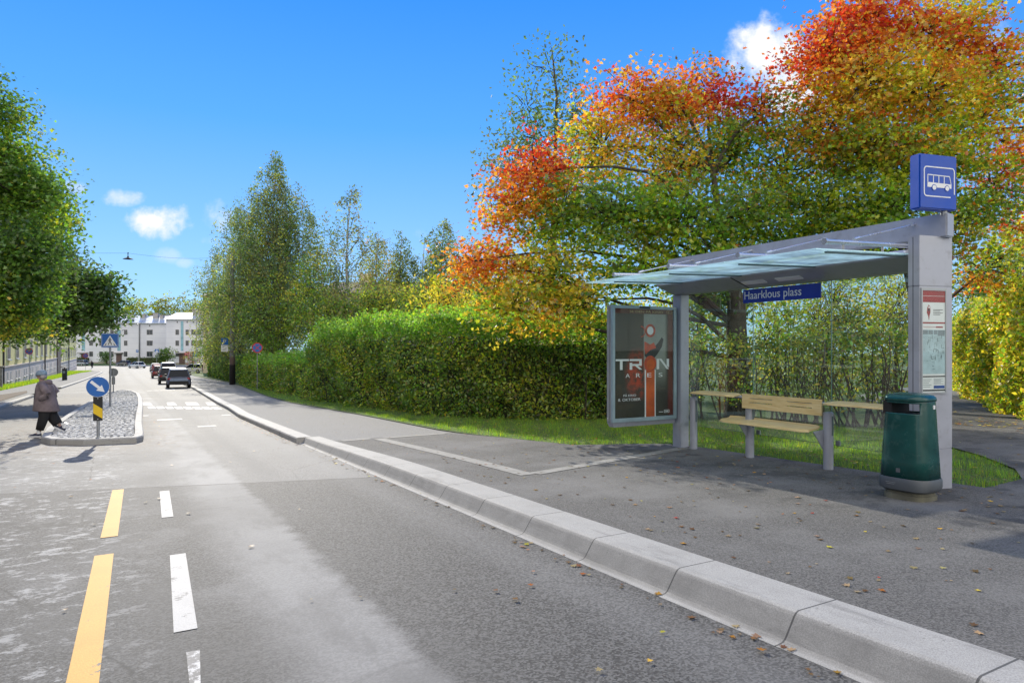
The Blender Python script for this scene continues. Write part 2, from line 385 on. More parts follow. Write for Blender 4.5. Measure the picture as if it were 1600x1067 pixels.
# right-hand path: polygon that follows the slope
def gpoly(name, pts, dz, m, kind='structure', parent=None):
    """pts in (s,t); sliced at every metre so that it lies on the slope"""
    bm = bmesh.new(); vs = [bm.verts.new((t, s, 0)) for s, t in pts]; bm.faces.new(vs)
    lo = min(p[0] for p in pts); hi = max(p[0] for p in pts)
    k = math.ceil(lo)
    step = 1 if hi-lo < 60 else 3
    while k < hi:
        bmesh.ops.bisect_plane(bm, geom=bm.verts[:]+bm.edges[:]+bm.faces[:], plane_co=(0,k,0), plane_no=(0,1,0)); k += step
    for v in bm.verts: v.co.z = -P(v.co.y)+dz-(.043*tap(v.co.y) if name == 'paving_strip' else 0)
    bmesh.ops.recalc_face_normals(bm, faces=bm.faces)
    me = bpy.data.meshes.new(name); bm.to_mesh(me); bm.free()
    if me.polygons and me.polygons[0].normal.z < 0: me.flip_normals()
    o = link(name, me, m, parent, rz=PHI if parent is None else 0)
    if kind: o['kind'] = kind
    return o
gpoly('path', [(-10,8.2),(3.9,8.2),(3.95,9.2),(4.35,9.95),(5.2,10.9),(6.6,12.1),(7.9,13.7),(10,16.6),(13,20.3),(16,24.5),(19,32),(14,36),(9,22.5),(7,17.5),(5.5,15.8),(0,16.5),(-10,17)], .152, M['walk'])
# plaza paving strips on the footway
def band_poly(name, s0, t0, s1, t1, w, dz, m):
    d = Vector((s1-s0, t1-t0)); d.normalize(); nrm = Vector((-d.y, d.x))*w/2
    return gpoly(name, [(s0+nrm.x,t0+nrm.y),(s1+nrm.x,t1+nrm.y),(s1-nrm.x,t1-nrm.y),(s0-nrm.x,t0-nrm.y)], dz, m)
band_poly('paving_strip', 7.42, 4.52, 12.85, 4.42, .22, .160, M['paver'])
band_poly('paving_strip', 7.45, 4.64, 8.25, 8.05, .20, .160, M['paver'])
band_poly('paving_strip', 12.95, 3.72, 13.0, 4.3, .2, .160, M['paver'])
band_poly('paving_strip', 12.95, 4.55, 13.0, 5.9, .2, .160, M['paver'])
# soil under the left trees
gpoly('soil_bed', [(30,-6.3),(40,-6.2),(47,-5.3),(52,-4.9),(48,-4.5),(38,-4.45),(30,-4.5)], .135, M['soil'])

# ---------------------------------------------------------------- markings
def mark(name, pts, m, dz=.004): return gpoly(name, pts, dz, m)
def markrect(name, s0, s1, t0, t1, m): return mark(name, [(s0,t0),(s0,t1),(s1,t1),(s1,t0)], m)
mark('yellow_line', [(2.6,-.26),(2.6,-.11),(6.75,-.03),(6.75,-.17)], M['yline'])
mark('yellow_line', [(7.42,-.14),(7.42,.0),(10.2,.07),(10.2,-.06)], M['yline'])
mark('white_line', [(4.55,.29),(4.55,.42),(6.42,.50),(6.42,.38)], M['wline'])
mark('white_line', [(8.05,.40),(8.05,.51),(9.75,.57),(9.75,.46)], M['wline'])
mark('white_line', [(3.75,.31),(3.75,.36),(4.2,.40),(4.2,.33)], M['wworn'])
# zebra bars and the row of white setts
row0 = 28.6
for k in range(8):
    t0 = 1.0+k*.29
    markrect('crossing_mark', 28.7-k*.32+.0, 30.3-k*.32, t0, t0+.24, M['wline'])
for (px0, px1, m_) in ((220,239,'wline'),(262,277,'wworn'),(292,312,'wline'),(325,338,'wworn')):
    def q(px, py):
        k = (px-800)/F; a = 0.0202; D = F*CH/(py-YH-F*(a-.0117*k)); return st(k*D, D)
    a0, a1, b0, b1 = q(px0,633), q(px1,633), q(px0+(px0-220)*-.04,628.6), q(px1-5,628.6)
    mark('zebra_bar', [(a0[0],a0[1]),(a1[0],a1[1]),(b1[0],b1[1]),(b0[0],b0[1])], M[m_])
markrect('white_line', 22.35, 22.75, 1.0, 1.66, M['wline']); markrect('white_line', 19.3, 19.6, 1.8, 2.24, M['wline'])
markrect('white_line', 23.2, 23.5, 2.85, 3.12, M['wline']); markrect('white_line', 24.6, 25.0, .7, .85, M['wworn'])
markrect('white_line', 49.0, 49.6, 1.6, 3.2, M['wworn']); mark('white_line', [(50,3.2),(50,3.28),(58,3.3),(58,3.22)], M['wworn'])

# ---------------------------------------------------------------- traffic island
def island():
    ring = [(16.15,.34),(16.35,-.6),(16.9,-1.2),(17.6,-1.42),(20,-1.50),(24.7,-1.38),(30,-1.2),(36,-.98),(43,-.6),(47.5,-.2),(49,.15),(48.5,.5),(46,.85),(42,1.02),(36,.98),(30,.85),(24,.66),(20,.55),(17.2,.50),(16.5,.47)]
    n = len(ring)
    cen = [(32, -.2)]
    def inset(d):
        out = []
        for i in range(n):
            a = Vector(ring[i-1]); b = Vector(ring[i]); c = Vector(ring[(i+1) % n])
            u = (b-a).normalized(); w = (c-b).normalized()
            na = Vector((-u.y, u.x)); nb = Vector((-w.y, w.x)); nn = (na+nb); nn /= max(.6, nn.dot(na)*1.0) if nn.length > 1e-6 else 1
            out.append(b+nn*d)
        return out
    # orientation sign
    area = sum(ring[i][0]*ring[(i+1) % n][1]-ring[(i+1) % n][0]*ring[i][1] for i in range(n))
    sg = 1 if area > 0 else -1
    i1 = inset(.02*sg); i2 = inset(.17*sg)
    root = empty('traffic_island', (0,0,0), PHI, 'long cobbled island with granite kerbs in the middle of the road', 'traffic island')
    mb = MB()
    r0 = [(t, s, -P(s)-.05) for s, t in ring]; r1 = [(t, s, -P(s)+.10) for s, t in ring]
    r2 = [(v[1], v[0], -P(v[0])+.125) for v in i1]; r3 = [(v[1], v[0], -P(v[0])+.125) for v in i2]; r4 = [(v[1], v[0], -P(v[0])+.06) for v in i2]
    mb.loft([r0, r1, r2, r3, r4], cap=False); mb.build('kerb_ring', M['granite'], root)
    o = gpoly('joint_bed', [(v[0], v[1]) for v in i2], .075, M['joint'], kind=None, parent=root)
    def inside(s, t, poly):
        c = False
        for i in range(len(poly)):
            a, b = poly[i], poly[i-1]
            if (a[1] > t) != (b[1] > t) and s < (b[0]-a[0])*(t-a[1])/(b[1]-a[1])+a[0]: c = not c
        return c
    pl = inset(.20*sg)
    mb = MB(); s = 16.2
    while s < 49:
        t = -1.5+rng.random()*.1
        while t < 1.1:
            w = .105+rng.random()*.03; l = .10+rng.random()*.03; ss = s+rng.normal()*.012+.025*math.sin(t*5)
            if inside(ss, t, pl):
                z = -P(ss)+.118+rng.normal()*.008; k = .58; a = rng.normal()*.12
                pts = []
                for (hx, hy, hz) in ((-.5,-.5,0),(.5,-.5,0),(.5,.5,0),(-.5,.5,0)):
                    x = hx*(w-.014); y = hy*(l-.012); pts.append((t+x*math.cos(a)-y*math.sin(a), ss+x*math.sin(a)+y*math.cos(a), z-.035))
                top = [(t+(p[0]-t)*k, ss+(p[1]-ss)*k, z+rng.normal()*.003) for p in pts]
                mb.add(pts+top, [(0,1,5,4),(1,2,6,5),(2,3,7,6),(3,0,4,7),(4,5,6,7)])
            t += w
        s += .122
    c = mb.build('cobblestones', M['cobble'], root); c['kind'] = 'stuff'
    return root
island()

# ---------------------------------------------------------------- leaves
LEAF = (np.array([(0,-.5,0),(.27,-.05,.06),(0,.5,0),(-.27,-.05,.06)]), np.array([(0,1,2),(0,2,3)]))
_a = [R(x) for x in (-90,-58,-20,12,38,64,90,116,142,168,200,238)]
_r = [.22,.30,.52,.26,.56,.27,.62,.27,.56,.26,.52,.30]
MAPLE = (np.array([(0,-.05,0)]+[(r*math.cos(a), r*math.sin(a), .10*abs(math.cos(a))*r) for a, r in zip(_a,_r)]), np.array([(0,i,i % 12+1) for i in range(1,13)]))
BLADE = (np.array([(-.06,0,0),(.06,0,0),(0,.06,1)]), np.array([(0,1,2)]))
def leaf_obj(name, pos, size, col, tmpl, m, parent=None, updir=.55, loc=None, upright=False):
    N = len(pos); tv, tf = tmpl
    if upright:
        yaw = rng.random(N)*2*np.pi; tilt = rng.normal(0, .35, N); az = rng.random(N)*2*np.pi
        c, s = np.cos(yaw), np.sin(yaw)
        v = np.zeros((N, len(tv), 3)); x, y, z = tv[:,0], tv[:,1], tv[:,2]
        v[:,:,0] = (c[:,None]*x-s[:,None]*y)*size[:,None]*.6 + z*size[:,None]*(np.sin(tilt)*np.cos(az))[:,None]
        v[:,:,1] = (s[:,None]*x+c[:,None]*y)*size[:,None]*.6 + z*size[:,None]*(np.sin(tilt)*np.sin(az))[:,None]
        v[:,:,2] = z*size[:,None]*np.cos(tilt)[:,None]
    else:
        nrm = rng.normal(size=(N,3)); nrm /= np.linalg.norm(nrm, axis=1)[:,None]
        nrm = nrm*(1-updir)+np.array([0,0,updir]); nrm /= np.linalg.norm(nrm, axis=1)[:,None]
        a = rng.normal(size=(N,3)); u = np.cross(nrm, a); u /= np.linalg.norm(u, axis=1)[:,None]; w = np.cross(nrm, u)
        v = (u[:,None,:]*tv[None,:,0,None]+w[:,None,:]*tv[None,:,1,None]+nrm[:,None,:]*tv[None,:,2,None])*size[:,None,None]
    v += pos[:,None,:]
    nv = len(tv); verts = v.reshape(-1,3).astype(np.float32)
    f = (tf[None]+np.arange(N)[:,None,None]*nv).reshape(-1).astype(np.int32); nf = N*len(tf)
    me = bpy.data.meshes.new(name)
    me.vertices.add(N*nv); me.vertices.foreach_set('co', verts.ravel())
    me.loops.add(nf*3); me.loops.foreach_set('vertex_index', f)
    me.polygons.add(nf); me.polygons.foreach_set('loop_start', np.arange(nf, dtype=np.int32)*3); me.polygons.foreach_set('loop_total', np.full(nf, 3, np.int32))
    me.update(calc_edges=True)
    at = me.color_attributes.new('Col', 'FLOAT_COLOR', 'POINT')
    cc = np.ones((N, nv, 4), np.float32); cc[:,:,:3] = col[:,None,:]; at.data.foreach_set('color', cc.ravel())
    return link(name, me, m, parent, loc)
PAL = dict(r=(.44,.045,.022), o=(.50,.155,.028), y=(.56,.45,.045), yo=(.53,.29,.035), yg=(.33,.37,.025), g=(.115,.205,.025), dg=(.060,.115,.020), ol=(.20,.18,.035), bg=(.115,.165,.060), lg=(.19,.35,.03), br=(.16,.09,.035), tan=(.30,.22,.12), pk=(.42,.12,.10))
def _n3(p):
    return np.sin(p[:,0]*1.9+1.3*np.sin(p[:,2]*1.7))+np.sin(p[:,2]*2.3+1.1*np.sin(p[:,1]*1.3))+np.sin(p[:,1]*1.6+p[:,0]*.9)
def pick(mixd, n):
    ks = list(mixd); w = np.array([mixd[k] for k in ks], float); w /= w.sum()
    idx = rng.choice(len(ks), n, p=w); c = np.array([PAL[k] for k in ks])[idx]
    return c
def vary(c, a=.22):
    n = len(c); return np.clip(c*(1+rng.normal(0, a, (n,1)))*(1+rng.normal(0, .08, (n,3))), .004, .9)

def bez(a, b, sag=.0, n=5, jit=.0):
    a = Vector(a); b = Vector(b); L = (b-a).length; pts = []
    off = Vector(rng.normal(size=3))*jit*L
    for i in range(n+1):
        u = i/n; p = a.lerp(b, u); p = p+off*math.sin(math.pi*u); p.z += sag*L*math.sin(math.pi*u); pts.append(p)
    return pts
def tree(name, label, base, trunk, blobs, tmpl, lm, size, bark='bark', group=None, cat='tree', cr=.42, per=34, flat=.30, updir=.5, twn=4, limb_r=.09, nk=1.):
    """trunk: list of (point, radius) world. blobs: (centre, (rx,ry,rz), nclusters, palette or fn)"""
    base = Vector(base); root = empty(name, base, 0., label, cat, group)
    mb = MB(); tp = [Vector(p)-base for p, r in trunk]; tr = [r for p, r in trunk]
    mb.tube(tp, tr, 10); mb.build('trunk', M[bark], root, smooth=True)
    br = MB(); allp = []; allc = []
    for (c, rad, nc, pal) in blobs:
        nc = int(nc*nk)
        c = Vector(c)-base; rad = Vector(rad)
        # attach limb to nearest lower trunk point
        cand = [p for p in tp[1:] if p.z < c.z+.2*rad.z] or tp[-1:]
        at = min(cand, key=lambda p: (p-c).length+.6*abs((c.z-p.z)-1.5))
        br.tube(bez(at, c, .08, 6, .07), [limb_r*(1-.12*i) for i in range(7)], 6)
        d = rng.normal(size=(nc,3)); d /= np.linalg.norm(d, axis=1)[:,None]
        rr = (.30+.72*rng.random(nc)**.55)
        cp = d*rr[:,None]*np.array(rad)+np.array(c)
        # shape irregular lobes
        cp += np.clip(rng.normal(0, .2, (nc,3)), -.4, .4)
        for i in range(nc):
            q = Vector(cp[i]); s0 = Vector(c).lerp(q, .15+.25*rng.random())
            if i % 3: br.tube(bez(s0, q, .06, 3, .08), [.022, .015, .009, .004], twn, cap=False)
        L = np.clip(rng.normal(0, 1, (nc, per, 3)), -1.75, 1.75)*np.array([cr, cr, cr*flat])
        tl_ = rng.normal(0, .35, (nc, 1, 2)); L[:,:,2] += L[:,:,0]*tl_[:,:,0]+L[:,:,1]*tl_[:,:,1]-.12*(L[:,:,0]**2+L[:,:,1]**2)
        pp = cp[:,None,:]+L
        cl = pal(cp+np.array(base), nc) if callable(pal) else pick(pal, nc)
        o1 = np.argsort(_n3(cp)+rng.normal(0,.5,nc)); o2 = np.argsort(cl[:,0]/(cl[:,1]+.02)); c2 = np.empty_like(cl); c2[o1] = cl[o2]; cl = c2
        cc = np.repeat(cl[:,None,:], per, 1).reshape(-1,3)
        # a few leaves of each cluster take the colour of a neighbour cluster
        k = rng.random(len(cc)) < .33; cc[k] = cl[rng.integers(0, nc, k.sum())]
        allp.append(pp.reshape(-1,3)); allc.append(cc)
    br.build('branches', M['twig' if bark == 'bark' else bark], root)
    pos = np.concatenate(allp); col = vary(np.concatenate(allc)); sz = size*(.7+.6*rng.random(len(pos)))
    leaf_obj('crown', pos, sz, col, tmpl, M[lm], root, updir)
    return root
def B(px, py, D, rx, ry, nc, pal, rd=None):
    k = D/F; return (W(px, py, D), (rx*k, (rd if rd is not None else (rx+ry)/2*k), ry*k), nc, pal)
def gpt(px, D): # ground point under a pixel column at depth D
    X = (px-800)/F*D; return Vector((X, D, gz(X, D)+.1))

# ---------------------------------------------------------------- maples behind the shelter
b1 = gpt(1152, 17.2)
def up(b, dx, dy, dz): return b+Vector((dx, dy, dz))
RT = dict(r=5, o=3, yo=1, yg=.4); OT = dict(o=5, yo=3, r=1.2, y=1, yg=1); OY = dict(o=2.5, yo=3, y=2, yg=3.5, ol=1, g=1.5)
MX = dict(g=5, yg=4.5, ol=1, yo=.8, o=.5, lg=1.5); GR = dict(g=6, dg=1.2, yg=4, ol=.6, lg=2.5); YL = dict(y=3, yg=4, lg=2, yo=.6, o=.3)
tree('maple_tree', 'broad maple with thick forked trunk behind the glass and orange to green autumn leaves', b1,
     [(up(b1,0,0,-.2),.36),(up(b1,0,0,.6),.29),(up(b1,.02,0,1.5),.26),(up(b1,-.03,0,2.3),.25),(up(b1,-.02,0,2.9),.22),(up(b1,-.25,0,3.7),.15),(up(b1,-.45,0,4.8),.11),(up(b1,-.6,0,6.2),.06)],
     [B(835,270,17,48,52,30,dict(r=4,o=5,yo=2,g=.5)), B(800,330,17,42,45,22,dict(o=5,yo=3,yg=2,r=1)), B(735,408,16.5,42,22,16,dict(o=6,yo=2,r=1,yg=1)), B(790,420,17,50,30,20,OY),
      B(880,340,17,60,60,40,MX), B(940,230,18,60,55,40,OY), B(1000,160,18,60,42,36,OT), B(1060,165,18,55,40,30,OT), B(1105,140,18.5,32,38,18,dict(r=4,o=3,ol=2)),
      B(960,340,16,80,60,56,GR), B(1050,260,18,75,60,50,OY), B(1070,350,16.3,80,55,58,GR), B(1150,240,18,55,60,40,MX), B(1190,180,18,45,45,26,dict(o=3,r=2,g=3,ol=2,yo=1)),
      B(1170,340,17,70,55,44,MX), B(870,430,16.2,55,40,30,dict(yo=1.5,o=1,yg=4,y=2,g=2)), B(900,475,15.6,45,28,20,dict(yo=2,yg=4,y=2,g=2)), B(1000,430,16,65,28,30,GR), B(1100,425,17.5,60,30,26,GR),
      B(1230,270,17.5,45,60,30,MX), B(1120,470,18,70,26,20,GR), B(800,480,16,50,26,18,YL)],
     MAPLE, 'mleaf', .108, cr=.34, per=42, flat=.24, nk=1.75, group='autumn maples behind the shelter', limb_r=.062)
b2 = gpt(1447, 17.8)
tree('maple_tree', 'tallest maple with bright red and orange top rising behind the bus stop sign', b2,
     [(up(b2,0,0,-.2),.34),(up(b2,0,0,1.),.27),(up(b2,-.1,0,2.5),.22),(up(b2,-.5,0,4.2),.17),(up(b2,-.9,0,6.),.12),(up(b2,-1.2,0,7.8),.06)],
     [B(1290,90,17,55,60,44,RT), B(1360,40,17,60,45,46,dict(r=3,o=3,yo=3,y=1)), B(1440,50,17,60,50,42,dict(r=1,o=2,yo=4,y=3,yg=2)), B(1500,60,17,45,50,30,dict(r=2,o=3,yg=3,yo=2)), B(1555,110,17,48,50,30,dict(r=1.5,o=2,yg=4,yo=2,y=1)),
      B(1350,130,16.4,75,60,60,dict(yo=3,o=2,y=4,yg=4,r=.4)), B(1440,150,16.4,75,60,54,dict(yo=3,o=2,y=4,yg=5)), B(1530,190,17,60,55,36,dict(yg=4,yo=2,o=2,g=2,r=1)),
      B(1290,210,17,60,60,44,OY), B(1360,240,16.5,75,55,54,MX), B(1450,250,16.5,70,55,46,MX), B(1550,290,17,50,42,26,dict(yg=4,g=2,yo=1,r=1,o=1)),
      B(1290,330,16.8,70,50,46,GR), B(1380,330,16.2,70,45,46,GR), B(1490,350,17,60,50,36,dict(yg=3,g=4,ol=2,o=1)), B(1540,420,18,42,42,20,dict(yo=2,o=2,yg=3,g=2)), B(1230,380,17.5,60,34,24,GR), B(1590,350,18,28,30,10,dict(r=2,yg=2,o=1)), B(1360,400,18.5,90,26,30,GR), B(1640,200,17,60,90,40,dict(o=3,yo=2,yg=3,r=1))],
     MAPLE, 'mleaf', .108, cr=.34, per=42, flat=.24, nk=1.75, group='autumn maples behind the shelter', limb_r=.062)
# slender aspen behind the maple
b3 = gpt(858, 27)
tree('aspen_tree', 'slender loose green tree rising above the left side of the maples', b3,
     [(up(b3,0,0,0),.2),(up(b3,.1,0,4),.15),(up(b3,.2,0,8),.1),(up(b3,.3,0,12),.05),(W(862,75,27),.02)],
     [B(860,110,27,38,45,14,dict(bg=3,g=2)), B(825,170,27,45,40,18,dict(bg=3,g=2)), B(895,165,27,38,50,14,dict(bg=3,g=2)), B(850,220,27,60,50,30,dict(bg=4,g=1)), B(800,260,27,45,50,26,dict(bg=4,ol=1)), B(770,320,27,28,30,8,dict(bg=4,ol=1)), B(860,300,27,60,60,26,dict(bg=4))],
     LEAF, 'bleaf', .17, cr=.5, per=30, flat=.9, updir=.2, limb_r=.04)

# ---------------------------------------------------------------- birches behind the hedge
def birch(name, label, px, D, ytop, ybot, prof, nstr, pal, size=.17, group='birches behind the hedge', lean=0., trunk_r=.17, slen=1.3, per=26):
    base = gpt(px, D); root = empty(name, base, 0., label, 'tree', group)
    top = W(px+lean, ytop, D); zt = top.z-base.z; zb = W(px, ybot, D).z-base.z
    tp = [Vector((0,0,-.2)), Vector((.02*zt*.3,0,zt*.3)), Vector(((top.x-base.x)*.6,0,zt*.62)), Vector((top.x-base.x,0,zt-.3))]
    mb = MB(); pts = []
    for i in range(13):
        u = i/12; x = (top.x-base.x)*u*u+.12*math.sin(u*7); pts.append(Vector((x, .1*math.sin(u*5), -.2+(zt)*u)))
    mb.tube(pts, [trunk_r*(1-.93*i/12) for i in range(13)], 8); mb.build('trunk', M['birch'], root, smooth=True)
    pos = []; cols = []; br = MB(); ph = rng.random()*6; rmax = max(q[1] for q in prof)
    for i in range(nstr):
        u = rng.random()
        while rng.random() > (interp(prof, u)/rmax)**1.25: u = rng.random()
        z = zb+(zt-zb)*u; r = interp(prof, u)*D/F; a = rng.random()*2*math.pi; q = r*(.15+.85*rng.random()**.6)
        lobes = 1+.26*math.sin(3*a+9*u+ph)+.22*math.sin(5*a+31*u+ph)+.16*math.sin(2*a+57*u)
        cx = (top.x-base.x)*(z/zt)**2; x, y = cx+q*lobes*math.cos(a), q*lobes*math.sin(a)
        L = slen*(.5+rng.random())*(1 if u < .85 else .5); ww = np.sort(rng.random(per))
        p = np.stack([x+rng.normal(0,.16,per)+.15*ww*math.cos(a), y+rng.normal(0,.16,per)+.15*ww*math.sin(a), z+.3-ww*L+rng.normal(0,.06,per)], 1)
        pos.append(p); cols.append(np.repeat(pick(pal, 1), per, 0))
        if i % 5 == 0:
            z0 = max(.5, z-q*1.0); c0 = (top.x-base.x)*(min(1, z0/zt))**2
            br.tube([Vector((c0+.12*math.sin(z0/zt*7),0,z0)), Vector((cx+(x-cx)*.6, y*.6, z+.15-.15*q)), Vector((x,y,z+.25)), Vector((x+.05,y,z-.4*L))], [.026*(1-u*.6),.016,.009,.003], 4, cap=False)
    br.build('branches', M['twig'], root)
    pos = np.concatenate(pos); col = vary(np.concatenate(cols)); leaf_obj('crown', pos, size*(.6+.7*rng.random(len(pos))), col, LEAF, M['bleaf'], root, .0)
    return root
BG = dict(bg=5, g=2, ol=1, yg=1.4)
birch('birch_tree', 'tallest dense weeping birch with white trunk above the hedge', 430, 52, 240, 520, [(0,80),(.25,86),(.5,76),(.66,62),(.78,34),(.9,15),(1,4)], 2300, BG, slen=1.7)
birch('birch_tree', 'leafy birch left of the tallest one, beside the tall bare post', 376, 64, 318, 560, [(0,60),(.3,58),(.6,46),(.8,26),(.92,12),(1,4)], 1250, dict(bg=4, g=2, yg=2, ol=1), slen=1.5)
birch('birch_tree', 'birch with yellowish lower leaves at the far end of the hedge', 343, 80, 400, 560, [(0,34),(.4,34),(.7,26),(1,6)], 520, dict(bg=2, yg=3, ol=2, g=2))
birch('birch_tree', 'sparse open birch with a pale trunk and see-through crown', 542, 42, 292, 500, [(0,62),(.3,58),(.55,45),(.8,26),(1,5)], 170, dict(bg=4, ol=3, yg=1), size=.16, lean=6, slen=1.0)
birch('birch_tree', 'small yellowing birch between the sparse birch and two narrow green ones', 590, 50, 362, 500, [(0,32),(.4,34),(.75,22),(1,4)], 260, dict(ol=3, yg=3, bg=2, yo=.4), size=.15)
birch('birch_tree', 'narrow dark birch left of a wider pair near the maple', 627, 52, 357, 520, [(0,24),(.5,24),(.8,14),(1,3)], 260, BG)
birch('birch_tree', 'middle birch of the group beside the orange maple branches', 662, 52, 372, 520, [(0,24),(.5,24),(.8,16),(1,4)], 230, dict(bg=4, ol=2, yg=1))
birch('birch_tree', 'birch with drooping twigs just left of the orange maple leaves', 692, 48, 345, 520, [(0,34),(.5,32),(.8,20),(1,5)], 380, BG)
birch('birch_tree', 'dark birch partly hidden behind the orange maple branch', 735, 50, 368, 520, [(0,32),(.5,30),(.8,18),(1,5)], 260, BG)

# undergrowth trees and yellow bushes
def bush(name, label, px, D, ytop, ybot, wpx, pal, n, size=.16, group=None, cat='bush', stems=True):
    base = gpt(px, D); cy = (ytop+ybot)/2; root_r = .05
    return tree(name, label, base, [(base,.07),(up(base,0,0,.8),.06),(W(px, cy, D),.04)],
                [B(px-wpx*.28, cy+2, D, wpx*.55, (ybot-ytop)*.42, n//3, pal), B(px+wpx*.28, cy+4, D, wpx*.52, (ybot-ytop)*.38, n//3, pal), B(px, ytop+(ybot-ytop)*.38, D, wpx*.5, (ybot-ytop)*.38, n//3, pal)],
                LEAF, 'leaf', size, cr=.45, per=30, group=group, cat=cat, limb_r=.03, updir=.3)
g1 = 'bushy trees between the birches and the hedge'
bush('bushy_tree', 'yellow-green bushy tree right of the tallest birch', 490, 44, 395, 540, 42, dict(yg=4, lg=2, g=2, y=1), 130, group=g1, cat='tree')
bush('bushy_tree', 'dense olive tree in front of the dark roof behind the hedge', 590, 38, 440, 530, 75, dict(yg=3, ol=3, g=3), 150, group=g1, cat='tree')
bush('bushy_tree', 'olive and yellow tree below the narrow birches', 650, 40, 440, 530, 55, dict(yg=3, ol=2, g=3, y=.7), 110, group=g1, cat='tree')
bush('yellow_bush', 'loose bush with bright yellow leaves left of the maple', 700, 24, 435, 510, 52, dict(y=5, yg=3, yo=.4), 60, size=.13, group=None)
bush('bushy_tree', 'green tree under the slender aspen behind the maple', 770, 30, 420, 520, 60, dict(yg=3, g=3, ol=1), 100, group=g1, cat='tree')
bush('bushy_tree', 'leafy undergrowth at the foot of the tallest birch', 425, 47, 440, 570, 62, dict(g=4, yg=3, bg=2, lg=1), 190, group=g1, cat='tree')
bush('bushy_tree', 'low green tree at the foot of the sparse birch', 530, 40, 455, 540, 60, dict(yg=3, g=4, ol=3), 130, group=g1, cat='tree')

# ---------------------------------------------------------------- hedges
def hedge(name, label, path, z0f, hf, width, dens, palf, size=.085, stems=0, core=True, group=None, gap=None, lm='hleaf', stem_h=.9):
    """path: list of (s,t) of the FRONT foot line; hf(u)=height, foliage from z0f(u); body extends by width towards +t"""
    root = empty(name, G(path[0][0], path[0][1], .13), 0., label, 'hedge', group)
    org = np.array(root.location)
    P2 = [G(s, t, .13) for s, t in path]
    seg = [(P2[i+1]-P2[i]).length for i in range(len(P2)-1)]; L = sum(seg)
    def at(u):
        d = u*L
        for i, q in enumerate(seg):
            if d <= q or i == len(seg)-1: return P2[i].lerp(P2[i+1], min(1, d/q)), (P2[i+1]-P2[i]).normalized()
            d -= q
    H = np.mean([hf(u) for u in (0,.5,1)]); peri = 2*H+width
    N = int(L*peri*dens); u = rng.random(N); w = rng.random(N)*peri
    pos = np.zeros((N,3)); col = np.zeros((N,3)); keep = np.ones(N, bool)
    nu = 400; P_ = np.array([list(at(k/nu)[0]) for k in range(nu+1)]); D_ = np.array([list(at(k/nu)[1]) for k in range(nu+1)])
    ki = np.minimum((u*nu).astype(int), nu); ps = P_[ki]+D_[ki]*((u*nu-ki)/nu*L)[:,None]; dd = D_[ki]
    side = np.stack([dd[:,1], -dd[:,0], np.zeros(N)], 1)   # points right of the walking direction
    h = np.array([hf(x) for x in np.linspace(0,1,101)])[(u*100).astype(int)]; zz0 = np.array([z0f(x) for x in np.linspace(0,1,101)])[(u*100).astype(int)]
    hh = w/peri*(2*h+width)
    front = hh < h; top = (hh >= h) & (hh < h+width)
    y = np.where(front, 0, np.where(top, hh-h, width)); z = np.where(front, hh, np.where(top, h, 2*h+width-hh))
    # rounding + lumpy surface
    lump = .20*np.sin(ps[:,0]*2.1+z*1.7)+.14*np.sin(ps[:,1]*3.3-z*2.3+1)+.08*np.sin(ps[:,0]*6+ps[:,1]*5+z*6)
    depth = np.abs(rng.normal(0,.16,N))+(rng.random(N) < .12)*rng.random(N)*.35
    edge = np.clip((z/h-.72)/.28, 0, 1)**2*.28
    hol = np.clip(np.sin(ps[:,0]*3.7+z*2.9+2*np.sin(ps[:,1]*2.1))*np.sin(z*4.1+ps[:,1]*3.1)-.45, 0, 1)*.5
    out = lump*.8-depth-edge*(~top)-hol
    y = y+np.where(front, -out, np.where(top, 0, out)); z = z+np.where(top, out*.9+rng.random(N)**3*.35, 0)
    z = np.maximum(z, .03)
    keep = z > zz0*(.75+.5*rng.random(N))
    if gap is not None: keep &= gap(u, z, h)
    pos = ps+side*(-y)[:,None]*-1+np.stack([np.zeros(N)]*2+[z],1)
    pos = pos+rng.normal(0,.03,(N,3))
    pos = pos[keep]; col = palf(u[keep], (z/h)[keep], keep.sum(), pos)
    leaf_obj('foliage', pos-org, size*(.6+.8*rng.random(len(pos))), vary(col,.25), LEAF, M[lm], root, .25)
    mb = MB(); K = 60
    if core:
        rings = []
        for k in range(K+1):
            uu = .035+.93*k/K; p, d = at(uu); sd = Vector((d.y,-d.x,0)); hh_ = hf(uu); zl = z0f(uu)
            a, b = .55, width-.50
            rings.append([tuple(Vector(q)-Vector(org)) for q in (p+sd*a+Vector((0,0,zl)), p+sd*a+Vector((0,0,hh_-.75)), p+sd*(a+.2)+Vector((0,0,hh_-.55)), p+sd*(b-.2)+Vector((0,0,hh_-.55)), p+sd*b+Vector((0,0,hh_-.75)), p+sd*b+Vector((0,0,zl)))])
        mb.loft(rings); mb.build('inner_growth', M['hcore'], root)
    if stems:
        sm = MB()
        for k in range(stems):
            uu = rng.random(); p, d = at(uu); sd = Vector((d.y,-d.x,0)); q = p+sd*(.15+rng.random()*(width-.3))-Vector(org)
            hh_ = stem_h*(1+rng.random()*.8)
            tip = q+Vector((rng.normal()*.25, rng.normal()*.25, hh_)); sm.tube(bez(q, tip, 0, 4, .06), [.022,.018,.015,.012,.008], 5, cap=False)
            sm.tube(bez(q.lerp(tip,.4), q.lerp(tip,.4)+Vector((rng.normal()*.3,rng.normal()*.3,.6)), 0, 3, .05), [.012,.01,.008,.005], 4, cap=False)
        sm.build('stems', M['twig'], root)['kind'] = 'stuff'
    return root
